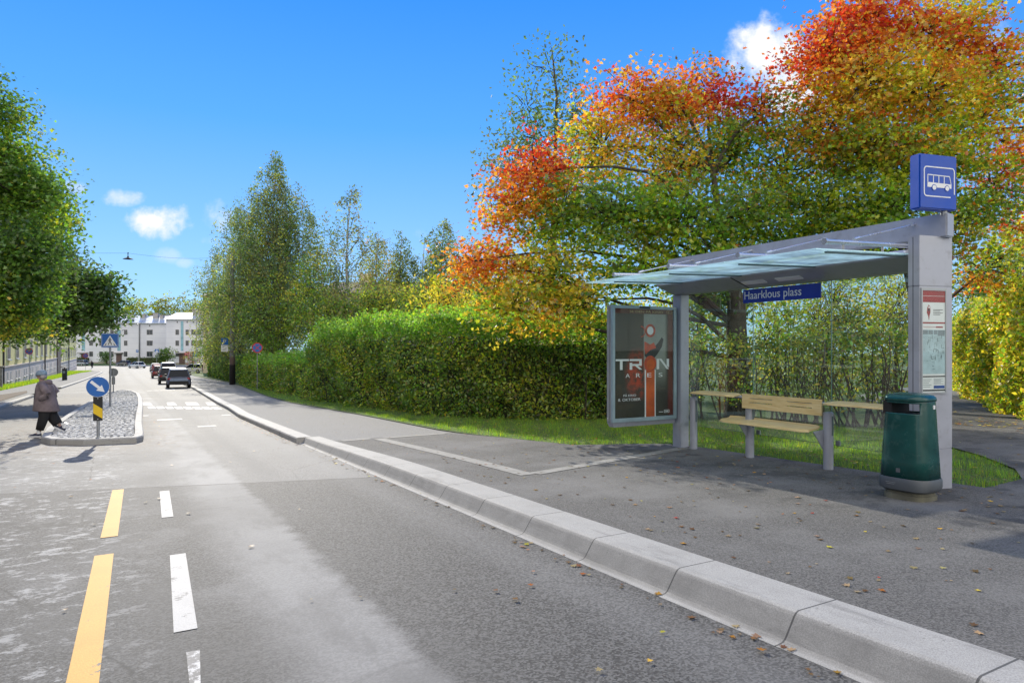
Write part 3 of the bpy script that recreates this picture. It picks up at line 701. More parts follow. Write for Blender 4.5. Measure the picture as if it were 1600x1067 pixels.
def pal_main(u, zf, n, pos):
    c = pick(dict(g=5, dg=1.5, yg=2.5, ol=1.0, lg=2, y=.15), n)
    t = (zf > .76+.12*rng.random(n)); c[t] = pick(dict(lg=7, g=1.5, yg=1.2), t.sum())  # top leaves get a lighter green mix
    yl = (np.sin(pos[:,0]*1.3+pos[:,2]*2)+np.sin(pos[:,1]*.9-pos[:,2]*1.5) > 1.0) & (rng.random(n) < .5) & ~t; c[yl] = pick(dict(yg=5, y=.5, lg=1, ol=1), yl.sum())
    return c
hedge('hedge', 'long green hedge with lighter green tops between the no-stopping sign and the poster case', [(12.7,11.6),(13.6,10.1),(15.2,8.3),(17,7.45),(22,6.95),(29.5,6.75)], lambda u: 0.0, lambda u: 2.25+.25*math.sin(u*3.1)+.55*u+.08*math.sin(u*23)-.9*max(0,u-.9)*6, 1.9, 800, pal_main, size=.092, stems=90, group='hedges along the pavement')
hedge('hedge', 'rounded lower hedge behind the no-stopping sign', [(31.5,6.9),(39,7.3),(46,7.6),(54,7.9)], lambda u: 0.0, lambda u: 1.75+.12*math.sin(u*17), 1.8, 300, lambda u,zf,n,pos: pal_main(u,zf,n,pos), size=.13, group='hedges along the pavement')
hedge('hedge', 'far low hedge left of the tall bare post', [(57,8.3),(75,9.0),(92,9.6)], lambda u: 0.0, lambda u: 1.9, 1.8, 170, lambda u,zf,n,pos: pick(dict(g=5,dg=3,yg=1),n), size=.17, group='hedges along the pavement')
# see-through hedge behind the shelter glass
def pal_back(u, zf, n, pos): return pick(dict(yg=3.5, y=1., g=4, ol=1.5, lg=1.5, dg=1), n)
hedge('hedge', 'thin see-through hedge with bare stems behind the shelter glass', [(7.55,13.65),(9.5,13.0),(11.8,12.2),(13.5,10.4)], lambda u: .42, lambda u: 1.9+.15*math.sin(u*9), 1.3, 340, pal_back, size=.095, stems=130, core=False, group='hedges along the pavement', stem_h=1.1)
def pal_yel(u, zf, n, pos):
    c = pick(dict(yg=5, y=4.5, lg=2.5, g=.8, yo=.5, tan=.3), n); return c
hedge('hedge', 'tall sunlit yellow-green hedge along the path right of the shelter', [(22,42),(17.3,33.8),(12,24.5),(9.2,20.1),(7.2,17.0),(4.5,14.8+1.6)][::-1], lambda u: 0.0, lambda u: 3.1-.1*u, 1.8, 620, pal_yel, size=.12, stems=0)
# sunlit shrubs on the lawn seen through the hedge and glass
g2 = 'shrubs on the lawn behind the shelter'
bush('shrub', 'sunlit yellow-green shrub seen left of the maple trunk through the glass', 1090, 23, 420, 615, 72, dict(yg=4, y=2.0, lg=3), 110, group=g2, size=.13)
bush('shrub', 'sunlit yellow shrub seen right of the maple trunk through the glass', 1215, 25, 420, 615, 72, dict(yg=4, y=2.6, lg=3), 110, group=g2, size=.13)
bush('shrub', 'leafy green shrub behind the middle of the shelter glass', 1300, 25, 405, 615, 80, dict(yg=4, y=1.4, g=3, ol=2), 190, group=g2, size=.13)
bush('shrub', 'leafy shrub behind the right end of the shelter glass', 1400, 27, 405, 610, 84, dict(yg=4, y=2, g=2, ol=2), 190, group=g2, size=.13)
bush('shrub', 'dark green shrub above the hedge right of the info pillar', 1530, 30, 400, 500, 46, dict(g=5, dg=2, yg=2), 80, group=None, size=.15)
bush('bushy_tree', 'pale yellow tree at the right edge behind the park lamp', 1590, 40, 330, 480, 40, dict(yg=4, y=4), 110, cat='tree', size=.18)
bush('shrub', 'green shrub behind the poster case', 925, 21, 480, 610, 66, dict(g=4, yg=4, lg=2, dg=1), 110, group=g2, size=.13)
bush('shrub', 'broad green shrub on the lawn between the main hedge and the maple trunk', 1010, 26, 450, 590, 80, dict(g=4, yg=4, dg=1, y=1), 110, group=g2, size=.14)

# ---------------------------------------------------------------- left trees
gl = 'leafy trees on the left side of the street'
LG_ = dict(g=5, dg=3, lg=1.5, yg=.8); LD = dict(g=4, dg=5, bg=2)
bL1 = G(22, -8.5, .1)
tree('street_tree', 'tall bright green street tree at the left edge of the photo', bL1,
     [(bL1,.3),(up(bL1,.2,.2,2),.24),(up(bL1,.8,.6,4),.2),(up(bL1,1.6,1,6),.13),(up(bL1,2.4,1.2,8.5),.06)],
     [B(-10,170,20,42,45,34,LG_), B(5,270,20,60,60,50,LG_), B(40,320,20,48,50,46,LG_), B(-30,330,20,70,70,40,LG_), B(30,400,19,60,55,60,LG_), B(0,445,18.5,60,44,56,LG_), B(-70,420,20,80,90,60,LG_), B(35,480,19.5,40,30,26,LG_), B(0,508,18.5,28,12,10,dict(yg=3,y=1,g=2)), B(-60,250,21,70,90,40,LG_)],
     MAPLE, 'leaf', .11, cr=.38, per=50, nk=2.1, group=gl, limb_r=.07)
bL2 = G(40, -7.4, .1)
tree('street_tree', 'darker round street tree overhanging the left pavement and the yellow house', bL2,
     [(bL2,.3),(up(bL2,.2,.2,1.6),.25),(up(bL2,.9,.6,3.2),.2),(up(bL2,2.4,1.,4.8),.12)],
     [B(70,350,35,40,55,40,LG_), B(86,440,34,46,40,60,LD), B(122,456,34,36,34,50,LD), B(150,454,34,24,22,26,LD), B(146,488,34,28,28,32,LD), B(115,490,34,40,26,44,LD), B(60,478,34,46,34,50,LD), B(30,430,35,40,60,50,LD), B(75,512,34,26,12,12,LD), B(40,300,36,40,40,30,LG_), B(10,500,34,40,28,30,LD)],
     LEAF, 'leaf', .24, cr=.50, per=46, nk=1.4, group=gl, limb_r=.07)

# ---------------------------------------------------------------- far foliage
def fartree(label, px, D, ytop, ybot, w, pal, n, group=None, name='tree', cat='tree', size=.4, cr=.8):
    base = gpt(px, D); cy = (ytop+ybot)/2
    return tree(name, label, base, [(base,.2),(up(base,0,0,(W(px,cy,D).z-base.z)*.6),.15),(W(px,cy,D),.08)],
                [B(px-w*.25,cy,D,w*.5,(ybot-ytop)*.42,n//2,pal), B(px+w*.25,cy+1,D,w*.45,(ybot-ytop)*.38,n//2,pal)], LEAF, 'leaf', size, cr=cr, per=24, group=group, cat=cat, limb_r=.08)
gf = 'trees beyond the white apartment house'
for (lb, px, yt, w) in (('small round tree behind the left chimney of the white apartment house', 197, 462, 16), ('loose tree behind the middle chimneys of the white apartment house', 218, 458, 20), ('yellowish tree behind the dark roof between the white houses', 247, 458, 18), ('wide tree behind the right white house', 272, 455, 28), ('tree at the right end of the row beyond the white houses', 302, 462, 18)):
    fartree(lb, px, 250, yt, 512, w, dict(g=2, yg=3, ol=3), 44, gf, size=.8, cr=1.3)
fartree('round green bush in front of the left doorway of the white house', 167, 190, 546, 568, 10, dict(g=4, dg=4), 40, None, 'bush', 'bush', .4, .6)
fartree('large green bush in front of the corner of the white houses', 258, 185, 540, 568, 17, dict(g=4, dg=3, yg=1), 70, None, 'bush', 'bush', .4, .7)
fartree('reddish shrub in front of the right white house', 301, 170, 547, 572, 12, dict(pk=4, br=3, ol=1), 40, None, 'bush', 'bush', .3, .6)
fartree('dark low shrub under the far parking sign', 306, 140, 566, 582, 9, dict(dg=3, g=1), 30, None, 'bush', 'bush', .3, .4)
def farhedge(label, px0, px1, D, h, pal):
    a = gpt(px0, D); b = gpt(px1, D); n = int((b-a).length*h*30)
    root = empty('hedge', a, 0., label, 'hedge'); mb = MB(); L = b.x-a.x
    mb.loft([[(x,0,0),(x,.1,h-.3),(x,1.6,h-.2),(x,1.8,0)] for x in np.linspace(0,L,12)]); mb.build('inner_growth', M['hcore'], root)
    pos = np.stack([rng.random(n)*L, rng.random(n)*1.2-.25, rng.random(n)*h+.1], 1); leaf_obj('foliage', pos, np.full(n,.32), vary(pick(pal,n)), LEAF, M['hleaf'], root, .2)
farhedge('long dark clipped hedge in front of the white apartment house', 197, 290, 197, 1.9, dict(dg=4, g=2))
farhedge('short dark hedge in front of the left end of the white apartment house', 118, 136, 199, 1.9, dict(dg=4, g=2))
mbk = pmat('rock', (.2,.19,.18), .9, var=.3, bump=.5)
rk = MB(); rk.loft([[(math.cos(a)*r, math.sin(a)*r*.7, z) for a in [k*math.pi/5 for k in range(10)]] for r, z in ((1.3,-.1),(1.25,.3),(.9,.55),(.3,.62))])
tag(rk.build('boulder', mbk, None, gpt(298, 125)), 'low grey boulder on the grass past the parked cars', 'boulder')

# ---------------------------------------------------------------- grass blades
def grass_patch(pts, n, hgt, name='grass'):
    """pts polygon in (s,t)"""
    S = [p[0] for p in pts]; T = [p[1] for p in pts]; out = []
    a = np.array(pts)
    while len(out) < n:
        s = rng.uniform(min(S), max(S), n*2); t = rng.uniform(min(T), max(T), n*2)
        ins = np.zeros(len(s), bool)
        for i in range(len(a)):
            p, q = a[i], a[i-1]
            cond = ((p[1] > t) != (q[1] > t)) & (s < (q[0]-p[0])*(t-p[1])/(q[1]-p[1]+1e-12)+p[0]); ins ^= cond
        for x, y in zip(s[ins], t[ins]): out.append((x, y))
    out = np.array(out[:n]); X = -SP*out[:,0]+CP*out[:,1]; Y = CP*out[:,0]+SP*out[:,1]
    Z = np.array([-P(v) for v in out[:,0]])+.13
    return np.stack([X,Y,Z],1)
gp = [grass_patch([(3.85,8.3),(9.0,8.32),(9.45,6.9),(13.3,6.15),(19.5,6.1),(16.5,7.6),(14.5,9),(13,11.3),(8.0,13.4),(7.9,13.68),(6.6,12.1),(5.2,10.9),(4.35,9.95),(3.95,9.2)], 70000, .1),
      grass_patch([(19.5,6.1),(27,5.8),(33,6.05),(38,6.45),(50,7.4),(50,7.7),(39,7.2),(31,6.9),(22,7.1),(17,7.6)], 16000, .1)]
gpos = np.concatenate(gp); n_ = len(gpos)
edge_n = .4+.6*np.abs(np.sin(gpos[:,0]*5)*np.sin(gpos[:,1]*4.3))
leaf_obj('grass', gpos, (.05+.07*rng.random(n_))*edge_n, vary(pick(dict(lg=6, g=4, yg=2.5), n_)), BLADE, M['grass'], upright=True)['kind'] = 'stuff'
gp = [grass_patch([(50,-6.5),(78,-6.45),(115,-6.05),(134,-5.5),(148,-4.1),(148,-7.6),(50,-7.6)], 26000, .1)]
leaf_obj('grass', gp[0]-np.array([0,0,.03]), .16+.16*rng.random(26000), vary(pick(dict(lg=4, yg=3), 26000)), BLADE, M['grass'], upright=True)['kind'] = 'stuff'

# fallen leaves
def scatter(n, s0, s1, t0, t1, dz, dens=None):
    s = rng.uniform(s0, s1, n); t = rng.uniform(t0, t1, n)
    return np.stack([-SP*s+CP*t, CP*s+SP*t, np.array([-P(v) for v in s])+dz], 1)
fz = .0
fl = np.concatenate([scatter(520, 1, 13, 3.8, 8.2, .161), scatter(90, 2, 9, 7.0, 8.3, .161), scatter(260, 3.9, 9, 8.3, 9.2, .20), scatter(300, 9, 19, 6.6, 8.2, .19), scatter(260, -1, 8, 8.5, 15, .161), scatter(60, 1, 16, -1.2, 3.1, .016), scatter(110, 2, 14, 3.0, 3.2, .008), scatter(200, 14, 22, 2.9, 3.12, .008), scatter(110, 14, 40, 3.6, 6, .14), scatter(200, 8.5, 10.5, 8.2, 12, .2), scatter(70, 15, 26, .6, 1.0, .016)])
pm = np.concatenate([scatter(150, 5, 13, 15.4, 22, .17), scatter(140, 5.3, 8.2, 15.2, 17.2, .165)])
nf_ = len(fl)
leaf_obj('fallen_leaves', fl, (.022+.042*rng.random(nf_)), vary(pick(dict(tan=6, br=6, o=.5, y=.6, r=.25, yo=.5), nf_)), MAPLE, M['fallen'], updir=.9)['kind'] = 'stuff'
leaf_obj('fallen_leaves', pm, (.05+.06*rng.random(len(pm))), vary(pick(dict(y=4, tan=2, o=1, yo=2), len(pm))), MAPLE, M['fallen'], updir=.9)['kind'] = 'stuff'
# ================================================================ bus shelter (frame: x = b across, y = a along the back wall, away from camera)
TH = R(28.07)
SO = G(4.1, 7.93); SO.z = 0.
def SHw(a, b): v = Vector((math.cos(TH)*b-math.sin(TH)*a, math.sin(TH)*b+math.cos(TH)*a)); return (SO.x+v.x, SO.y+v.y)
def SHg(a, b): x, y = SHw(a, b); return gz(x, y)+.155
def shelter():
    root = empty('bus_shelter', SO, TH, 'grey steel and glass bus shelter with a tilted glass canopy and a blue name board', 'bus shelter')
    mb = MB(); mb.box(-.07,.11,4.22,4.42,SHg(4.3,0)-.02,2.47); mb.build('end_post', M['steel'], root, bevel=.008)
    mb = MB(); mb.box(-.16,-.02,-.06,4.44,2.80,3.06); mb.build('rear_beam', M['steel'], root, bevel=.012)
    mb = MB()
    prof = [(-.08,2.475),(.14,2.475),(.14,2.68),(-.40,2.68),(-.44,2.635),(-.42,2.60)]
    mb.loft([[(b, a, z) for b, z in prof] for a in (.12, 4.40)]); so = mb.build('soffit_beam', M['steel'], root, bevel=.004)
    for i, a in enumerate((1.75, 2.35)):
        lp = MB(); d = .004
        p = lambda f, a_: (-.42+(.34)*f-.0035, a_, 2.60-.125*f-.009)
        lp.loft([[p(.45,a), p(.45,a+.40), p(.72,a+.40), p(.72,a)], [(q[0]+.004,q[1],q[2]+.012) for q in (p(.45,a), p(.45,a+.40), p(.72,a+.40), p(.72,a))]]); lp.build('lamp_panel', M['white'], so)
    for a in (2.78,):
        j = MB(); j.loft([[( -.43,a,2.592),(-.43,a+.012,2.592),(-.07,a+.012,2.466),(-.07,a,2.466)], [(-.43,a,2.60),(-.43,a+.012,2.60),(-.07,a+.012,2.474),(-.07,a,2.474)]]); j.build('seam', M['black'], so)
    # info pillar: footprint from the photo
    Bp, Cp = Vector((4.39, 7.36)), Vector((4.835, 7.50))
    def loc(v, dz=0):
        dx, dy = v.x-SO.x, v.y-SO.y; return (dx*math.cos(TH)+dy*math.sin(TH), -dx*math.sin(TH)+dy*math.cos(TH))
    sdir = Vector((-math.sin(TH), math.cos(TH)))
    fp = [loc(Bp), loc(Cp), loc(Cp+sdir*.15), loc(Bp+sdir*.125)]
    fp0 = fp
    def inset(fp, d):
        c = Vector((sum(p[0] for p in fp)/4, sum(p[1] for p in fp)/4)); return [tuple(Vector(p)+(c-Vector(p)).normalized()*d) for p in fp]
    pil = MB(); pil.prism(fp, .0, .49); pil.prism(inset(fp,.008), .49, .497); pil.prism(fp, .497, 2.262); pil.prism(inset(fp,.008), 2.262, 2.269); pil.prism(fp, 2.269, 2.812)
    po = pil.build('info_pillar', M['steel'], root, bevel=.003)
    # seam on the left face
    l0, l3 = Vector(fp[0]), Vector(fp[3]); mid = l0.lerp(l3, .55); nrm = Vector((-(l3-l0).y, (l3-l0).x)).normalized()
    u = (l3-l0).normalized(); sm = MB(); q = [mid-u*.003+nrm*.0015, mid+u*.003+nrm*.0015, mid+u*.003-nrm*.004, mid-u*.003-nrm*.004]
    sm.prism([tuple(v) for v in q][::-1], .02, 2.80); sm.build('seam', M['black'], po)
    # timetable case on the front face, own frame
    fd = (Cp-Bp).normalized(); ang = math.atan2(fd.y, fd.x)-TH
    def case_obj(mbx, name, mats, **k):
        o = mbx.build(name, mats, po, **k); o.location = (*fp[0], 0); o.rotation_euler = (0,0,ang); return o
    Wp = (Cp-Bp).length
    x0, x1, z0, z1 = .018, .375, 1.095, 2.245
    f = MB()
    for (a, b, c, d) in ((x0,x1,z0,z0+.022),(x0,x1,z1-.028,z1),(x0,x0+.018,z0+.022,z1-.028),(x1-.018,x1,z0+.022,z1-.028)): f.box(a,b,-.012,.004,c,d)
    case_obj(f, 'poster_frame', M['steel2'])
    A, Bx, Z0, Z1 = x0+.018, x1-.018, z0+.022, z1-.028; w = Bx-A; h = Z1-Z0
    mats = [M['white'], M['posterred'], M['ink'], M['mapblue'], M['navy'], M['mapgrey'], M['wline']]
    t = MB(); t.box(A,Bx,-.004,.002,Z0,Z1,0)
    def R_(u0,u1,v0,v1,m,y=-.0055): t.box(A+w*u0,A+w*u1,y,-.003,Z1-h*v1,Z1-h*v0,m)
    R_(0,1,0,.115,1); R_(.02,.98,.052,.055,0,-.0062); R_(0,1,.31,.325,1); R_(.05,.72,.358,.362,1); R_(.60,.9,.352,.366,1)
    R_(0,1,.385,.82,3); R_(.02,.24,.39,.43,5,-.0062); R_(.27,.46,.39,.43,5,-.0062); R_(.5,.66,.39,.43,5,-.0062); R_(.68,.98,.39,.445,5,-.0062)
    R_(0,1,.84,.852,2); R_(0,1,.975,.99,2); R_(.5,.98,.935,.965,4)
    for i in range(4): R_(.48,.9-.12*(i % 2),.185+i*.016,.190+i*.016,2)
    for i in range(5): R_(.5,.93-.1*(i % 2),.868+i*.012,.872+i*.012,5); R_(.04,.40-.06*(i % 3),.872+i*.018,.877+i*.018,5)
    # route map: many short line pieces
    for i in range(75):
        cx = .5+.24*rng.normal(); cv = .60+.10*rng.normal(); cx = min(.93, max(.07, cx)); cv = min(.79, max(.46, cv))
        if rng.random() < .5: R_(cx-.03-.03*rng.random(), cx+.03, cv, cv+.0022, 2 if rng.random() < .7 else 5, -.0066)
        else: R_(cx, cx+.008, cv-.012-.015*rng.random(), cv+.012, 2 if rng.random() < .6 else 5, -.0066)
    pts = [(.22,.17),(.28,.14),(.34,.16),(.35,.21),(.31,.25),(.29,.29),(.26,.25),(.20,.22)]
    t.prism_y([(A+w*u, Z1-h*v) for u, v in pts][::-1], -.0065, -.003, 1); t.disc_y(A+w*.28, Z1-h*.19, .014, -.0072, -.003, 12, 2); t.disc_y(A+w*.29, Z1-h*.165, .011, -.0074, -.003, 12, 0)
    case_obj(t, 'route_poster', mats)
    g = MB(); g.box(A,Bx,-.0105,-.0090,Z0,Z1); case_obj(g, 'poster_glass', M['adglass'])
    # canopy
    arms = (.25,1.40,2.60,3.80)
    gz_ = lambda b: 2.572+(b+1.95)*.03
    ed = [.18]+[1.40,2.60,3.80]+[4.22]
    for i in range(4):
        g = MB(); a0, a1 = ed[i]+.004, ed[i+1]-.004
        g.loft([[(-1.95,a0,gz_(-1.95)),(-.36,a0,gz_(-.36)),(-.36,a1,gz_(-.36)),(-1.95,a1,gz_(-1.95))],[(-1.95,a0,gz_(-1.95)+.012),(-.36,a0,gz_(-.36)+.012),(-.36,a1,gz_(-.36)+.012),(-1.95,a1,gz_(-1.95)+.012)]])
        g.build('canopy_pane', M['roofglass'], root)
    for a in arms:
        r = MB(); r.loft([[(b,a-.016,gz_(b)-.020),(b,a+.016,gz_(b)-.020),(b,a+.016,gz_(b)-.003),(b,a-.016,gz_(b)-.003)] for b in (-1.72,-.42)]); r.build('glass_clamp_bar', M['clampdark'], root)
        tb = MB(); tb.tube([(-1.72,a,2.675),(-1.2,a,2.695),(-.6,a,2.715),(-.10,a,2.73)], .026, 12)
        tb.tube([(-1.745,a,2.674),(-1.71,a,2.675)], .033, 12)
        to = tb.build('canopy_arm', M['tube'], root, smooth=False)
        for b in (-1.45,-.80): cl = MB(); cl.tube([(b,a,gz_(b)+.012),(b,a,2.69)], .012, 8); cl.build('glass_stud', M['galv'], to)
        sy = MB(); sy.tube([(-1.22,a,2.745),(-.165,a+.05,2.985)], .0095, 8); sy.tube([(-1.27,a,2.73),(-1.19,a,2.752)], .018, 8); sy.tube([(-.20,a+.05,2.978),(-.155,a+.05,2.988)], .018, 8); sy.build('stay_rod', M['tube'], root)
    # rear glazing
    for (a0,a1) in ((.06,1.555),(1.565,2.865),(2.875,4.21)):
        g = MB(); g.box(.115,.125,a0,a1,.33,2.475); gp2 = g.build('rear_pane', M['glass'], root)
        e = MB(); e.box(.113,.127,a0-.004,a0-.0005,.33,2.475); e.box(.113,.127,a0,a1,.325,.3295); e.build('pane_edge', M['edgegreen'], gp2)
        for aa in (a0+.09, a1-.09):
            e = MB(); e.box(.105,.135,aa-.03,aa+.03,.33,.39); e.build('pane_clip', M['galv'], gp2, bevel=.004)
    # name board
    nb = MB(); nb.box(-.09,-.075,1.565,2.872,2.246,2.442); no = nb.build('name_board', M['nameblue'], root)
    me = text_mesh('Haarklous plass', .165, .985); me.name = 'lettering'
    tx = link('lettering', me, M['white'], no); tx.location = (-.0915, 2.845, 2.300); tx.rotation_euler = (0,0,-math.pi/2)
    # box sign with bus pictogram
    sg = MB(); w = .52; d = .13; hh = .585; sg.box(0,w,0,d,0,hh); so2 = sg.build('bus_stop_sign', M['bluebox'], root, bevel=.012)
    p = loc(Vector((4.34, 7.27))); so2.location = (p[0], p[1], 3.085); so2.rotation_euler = (0,0,R(17)-TH)
    st_ = MB(); st_.tube([(-.13,-.01,3.03),(-.13,-.01,3.09)], .035, 10); st_.build('sign_socket', M['galv'], root)
    # pictogram
    pg = MB(); y0, y1 = -.0025, .002
    cx, cz = w*.52, hh*.50; bw, bh, r = .43, .325, .04; th = .012
    def frame_seg(a, b):
        pg.prism_y([(a[0],a[1]),(b[0],a[1]),(b[0],b[1]),(a[0],b[1])], y0, y1)
    L_, R2, T_, B_ = cx-bw/2, cx+bw/2, cz+bh/2, cz-bh/2
    frame_seg((L_+r, T_-th), (R2-r, T_)); frame_seg((L_, B_+r), (L_+th, T_-r)); frame_seg((R2-th, B_+.04), (R2, T_-r)); frame_seg((L_+r, B_), (R2-.06, B_+th))
    for (ax, az, a0) in ((R2-r, T_-r, 0), (L_+r, T_-r, 90), (L_+r, B_+r, 180)):
        o_ = [(ax+r*math.cos(R(a0+15*k)), az+r*math.sin(R(a0+15*k))) for k in range(7)]; i_ = [(ax+(r-th)*math.cos(R(a0+15*k)), az+(r-th)*math.sin(R(a0+15*k))) for k in range(7)]
        for k in range(6): pg.prism_y([i_[k], o_[k], o_[k+1], i_[k+1]], y0, y1)
    # bus body with windows left as gaps
    X0, X1 = cx-.165, cx+.155; zb, zt = cz-.06, cz+.075; bwid = X1-X0-.015
    pg.prism_y([(X0,zb),(X1+.012,zb),(X1+.012,zb+.045),(X0,zb+.052)], y0, y1); pg.prism_y([(X0,zt-.008),(X1-.01,zt-.012),(X1-.014,zt-.002),(X0+.004,zt+.002)], y0, y1)
    for k, u in enumerate((0,.255,.50,.745)): pg.prism_y([(X0+bwid*u,zb+.045),(X0+bwid*u+.009,zb+.045),(X0+bwid*u+.009,zt-.004),(X0+bwid*u,zt-.004)], y0, y1)
    pg.prism_y([(X1-.018,zt-.004),(X1+.005,zb+.045),(X1+.012,zb+.045),(X1-.010,zt-.004)], y0, y1)
    pl = pg.build('bus_pictogram', M['white'], so2)
    wh = MB()
    for xx in (X0+.09, X1-.05): wh.disc_y(xx, zb-.002, .034, -.0045, .001, 20, 1); wh.disc_y(xx, zb-.002, .026, -.0065, .001, 20, 0)
    wh.build('pictogram_wheels', [M['white'], M['bluebox']], so2)
    return root
M['posterred'] = pmat('poster_red', (.33,.025,.03), .5); M['ink'] = pmat('ink', (.03,.03,.035), .6); M['mapblue'] = pmat('map_paper', (.42,.55,.60), .6, var=.12, scale=8)
M['navy'] = pmat('navy_ink', (.03,.08,.30), .6); M['mapgrey'] = pmat('grey_ink', (.22,.27,.30), .6); M['nameblue'] = pmat('name_blue', (.004,.028,.33), .4, var=.05)
M['edgegreen'] = pmat('glass_edge', (.10,.20,.16), .3)
M['clampdark'] = pmat('clamp_grey', (.10,.14,.145), .5)
shelter()

# ---------------------------------------------------------------- bench in the shelter
def bench():
    root = empty('bench', (*SHw(2.2, 0), 0), TH, 'steel post bench with pale wooden seat, slotted backrest and two leaning pads inside the shelter', 'bench')
    off = 2.2
    def A(a): return a-off
    for a, top in ((4.0,.80),(2.83,.88),(1.52,.765)):
        mb = MB(); zg = SHg(a,0)-.01; mb.tube([(0,A(a),zg),(0,A(a),top-.012),(0,A(a),top)], [.062,.062,.050], 20); o = mb.build('post', M['steel'], root, smooth=True)
        md = o.modifiers.new('e', 'EDGE_SPLIT'); md.split_angle = .6
        ch = MB(); ch.box(-.012,.012,A(a)-.0665,A(a)-.058,zg+.45,top-.05); ch.build('slot', M['clampdark'], o)
    r = MB(); r.tube([(0,A(4.0),.79),(0,A(4.0),.845),(0,A(3.985),.862),(0,A(3.95),.868),(0,A(.04),.868)], .021, 12); r.build('rail', M['steel'], root, smooth=True)
    # backrest with slots
    bk = MB(); a0, a1, z0, z1 = 1.56, 2.90, .715, .925; x0, x1 = -.085, -.065
    cols = [a0, a0+.14, a0+.55, a1-.55, a1-.14, a1]
    zs = [z0, z0+.085, z0+.095, z0+.145, z0+.155, z1]
    for i in range(5):
        for j in range(5):
            if i in (1,3) and j in (1,3): continue
            bk.box(x0, x1, A(cols[i]), A(cols[i+1]), zs[j], zs[j+1])
    bk.build('backrest', M['wood'], root)
    st_ = MB(); prof = [(-.29,.500),(-.285,.515),(-.25,.532),(-.18,.540),(-.08,.543),(0,.552),(.05,.575),(.05,.553),(0,.530),(-.08,.522),(-.18,.519),(-.25,.510),(-.28,.497)]
    n = 14; rings = []
    for i in range(n+1):
        u = i/n; a = 1.64+1.56*u; e = min(u, 1-u)*1.56; k = 1-.35*max(0, 1-e/.10)**2
        rings.append([(-.12+(b+.12)*k, A(a), z) for b, z in prof])
    st_.loft(rings); st_.build('seat', M['wood'], root, smooth=False)
    for a0, a1 in ((3.02,3.93),(.42,1.50)):
        p = MB(); rings = []
        for i in range(11):
            u = i/10; a = a0+(a1-a0)*u; e = min(u,1-u)*(a1-a0); k = 1-.45*max(0,1-e/.09)**2; dz = -.012*max(0,1-e/.09)**2
            rings.append([(-.03+x*k, A(a), z+dz) for x, z in ((-.19,.874),(-.185,.892),(-.12,.905),(0,.912),(.10,.915),(.12,.900),(0,.893),(-.12,.886),(-.17,.873))])
        p.loft(rings); po = p.build('leaning_pad', M['wood'], root)
        g = MB(); g.box(-.06,-.05,A(a0+.2),A(a1-.2),.9088,.9105); g.build('groove', M['clampdark'], po)
    for a in (2.83,1.56):
        b = MB(); b.loft([[(-.24,A(a)-.006,.515),(-.03,A(a)-.006,.535),(-.045,A(a)-.006,.27)],[(-.24,A(a)+.006,.515),(-.03,A(a)+.006,.535),(-.045,A(a)+.006,.27)]]); b.build('seat_bracket', M['steel'], root)
    return root
bench()

# ---------------------------------------------------------------- advertising display
def postermat():
    m, n, b = mat('printed_poster', rough=.45)
    co = n.coord(); x, y, z = n.sep(co)
    base = n.mix(n.noise(co, 3, 5), (.018,.018,.012), (.05,.04,.028))
    c = n.mix(n.ramp(x, 1.13, 1.19), base, (.12,.02,.012))
    pale = n.math('MULTIPLY', n.math('MULTIPLY', n.math('GREATER_THAN', x, .645), n.ramp(x, 1.16, 1.08)), n.ramp(z, .86, 1.45))
    c = n.mix(n.math('MULTIPLY', pale, .9), c, n.mix(n.noise(co, 5, 6, .7), (.20,.22,.19), (.42,.44,.40)))
    dx = n.math('MULTIPLY', n.math('SUBTRACT', x, .52), 3.2); dz = n.math('MULTIPLY', n.math('SUBTRACT', z, 1.18), 2.0)
    rr = n.math('ADD', n.math('MULTIPLY', dx, dx), n.math('MULTIPLY', dz, dz))
    gl = n.math('MULTIPLY', n.ramp(rr, .0, .9, 1, 0), n.ramp(n.noise(co, 7, 5, .7), .35, .65))
    c = n.mix(n.math('MULTIPLY', gl, .95), c, (.55,.05,.012))
    n.put(b.inputs['Base Color'], c); return m
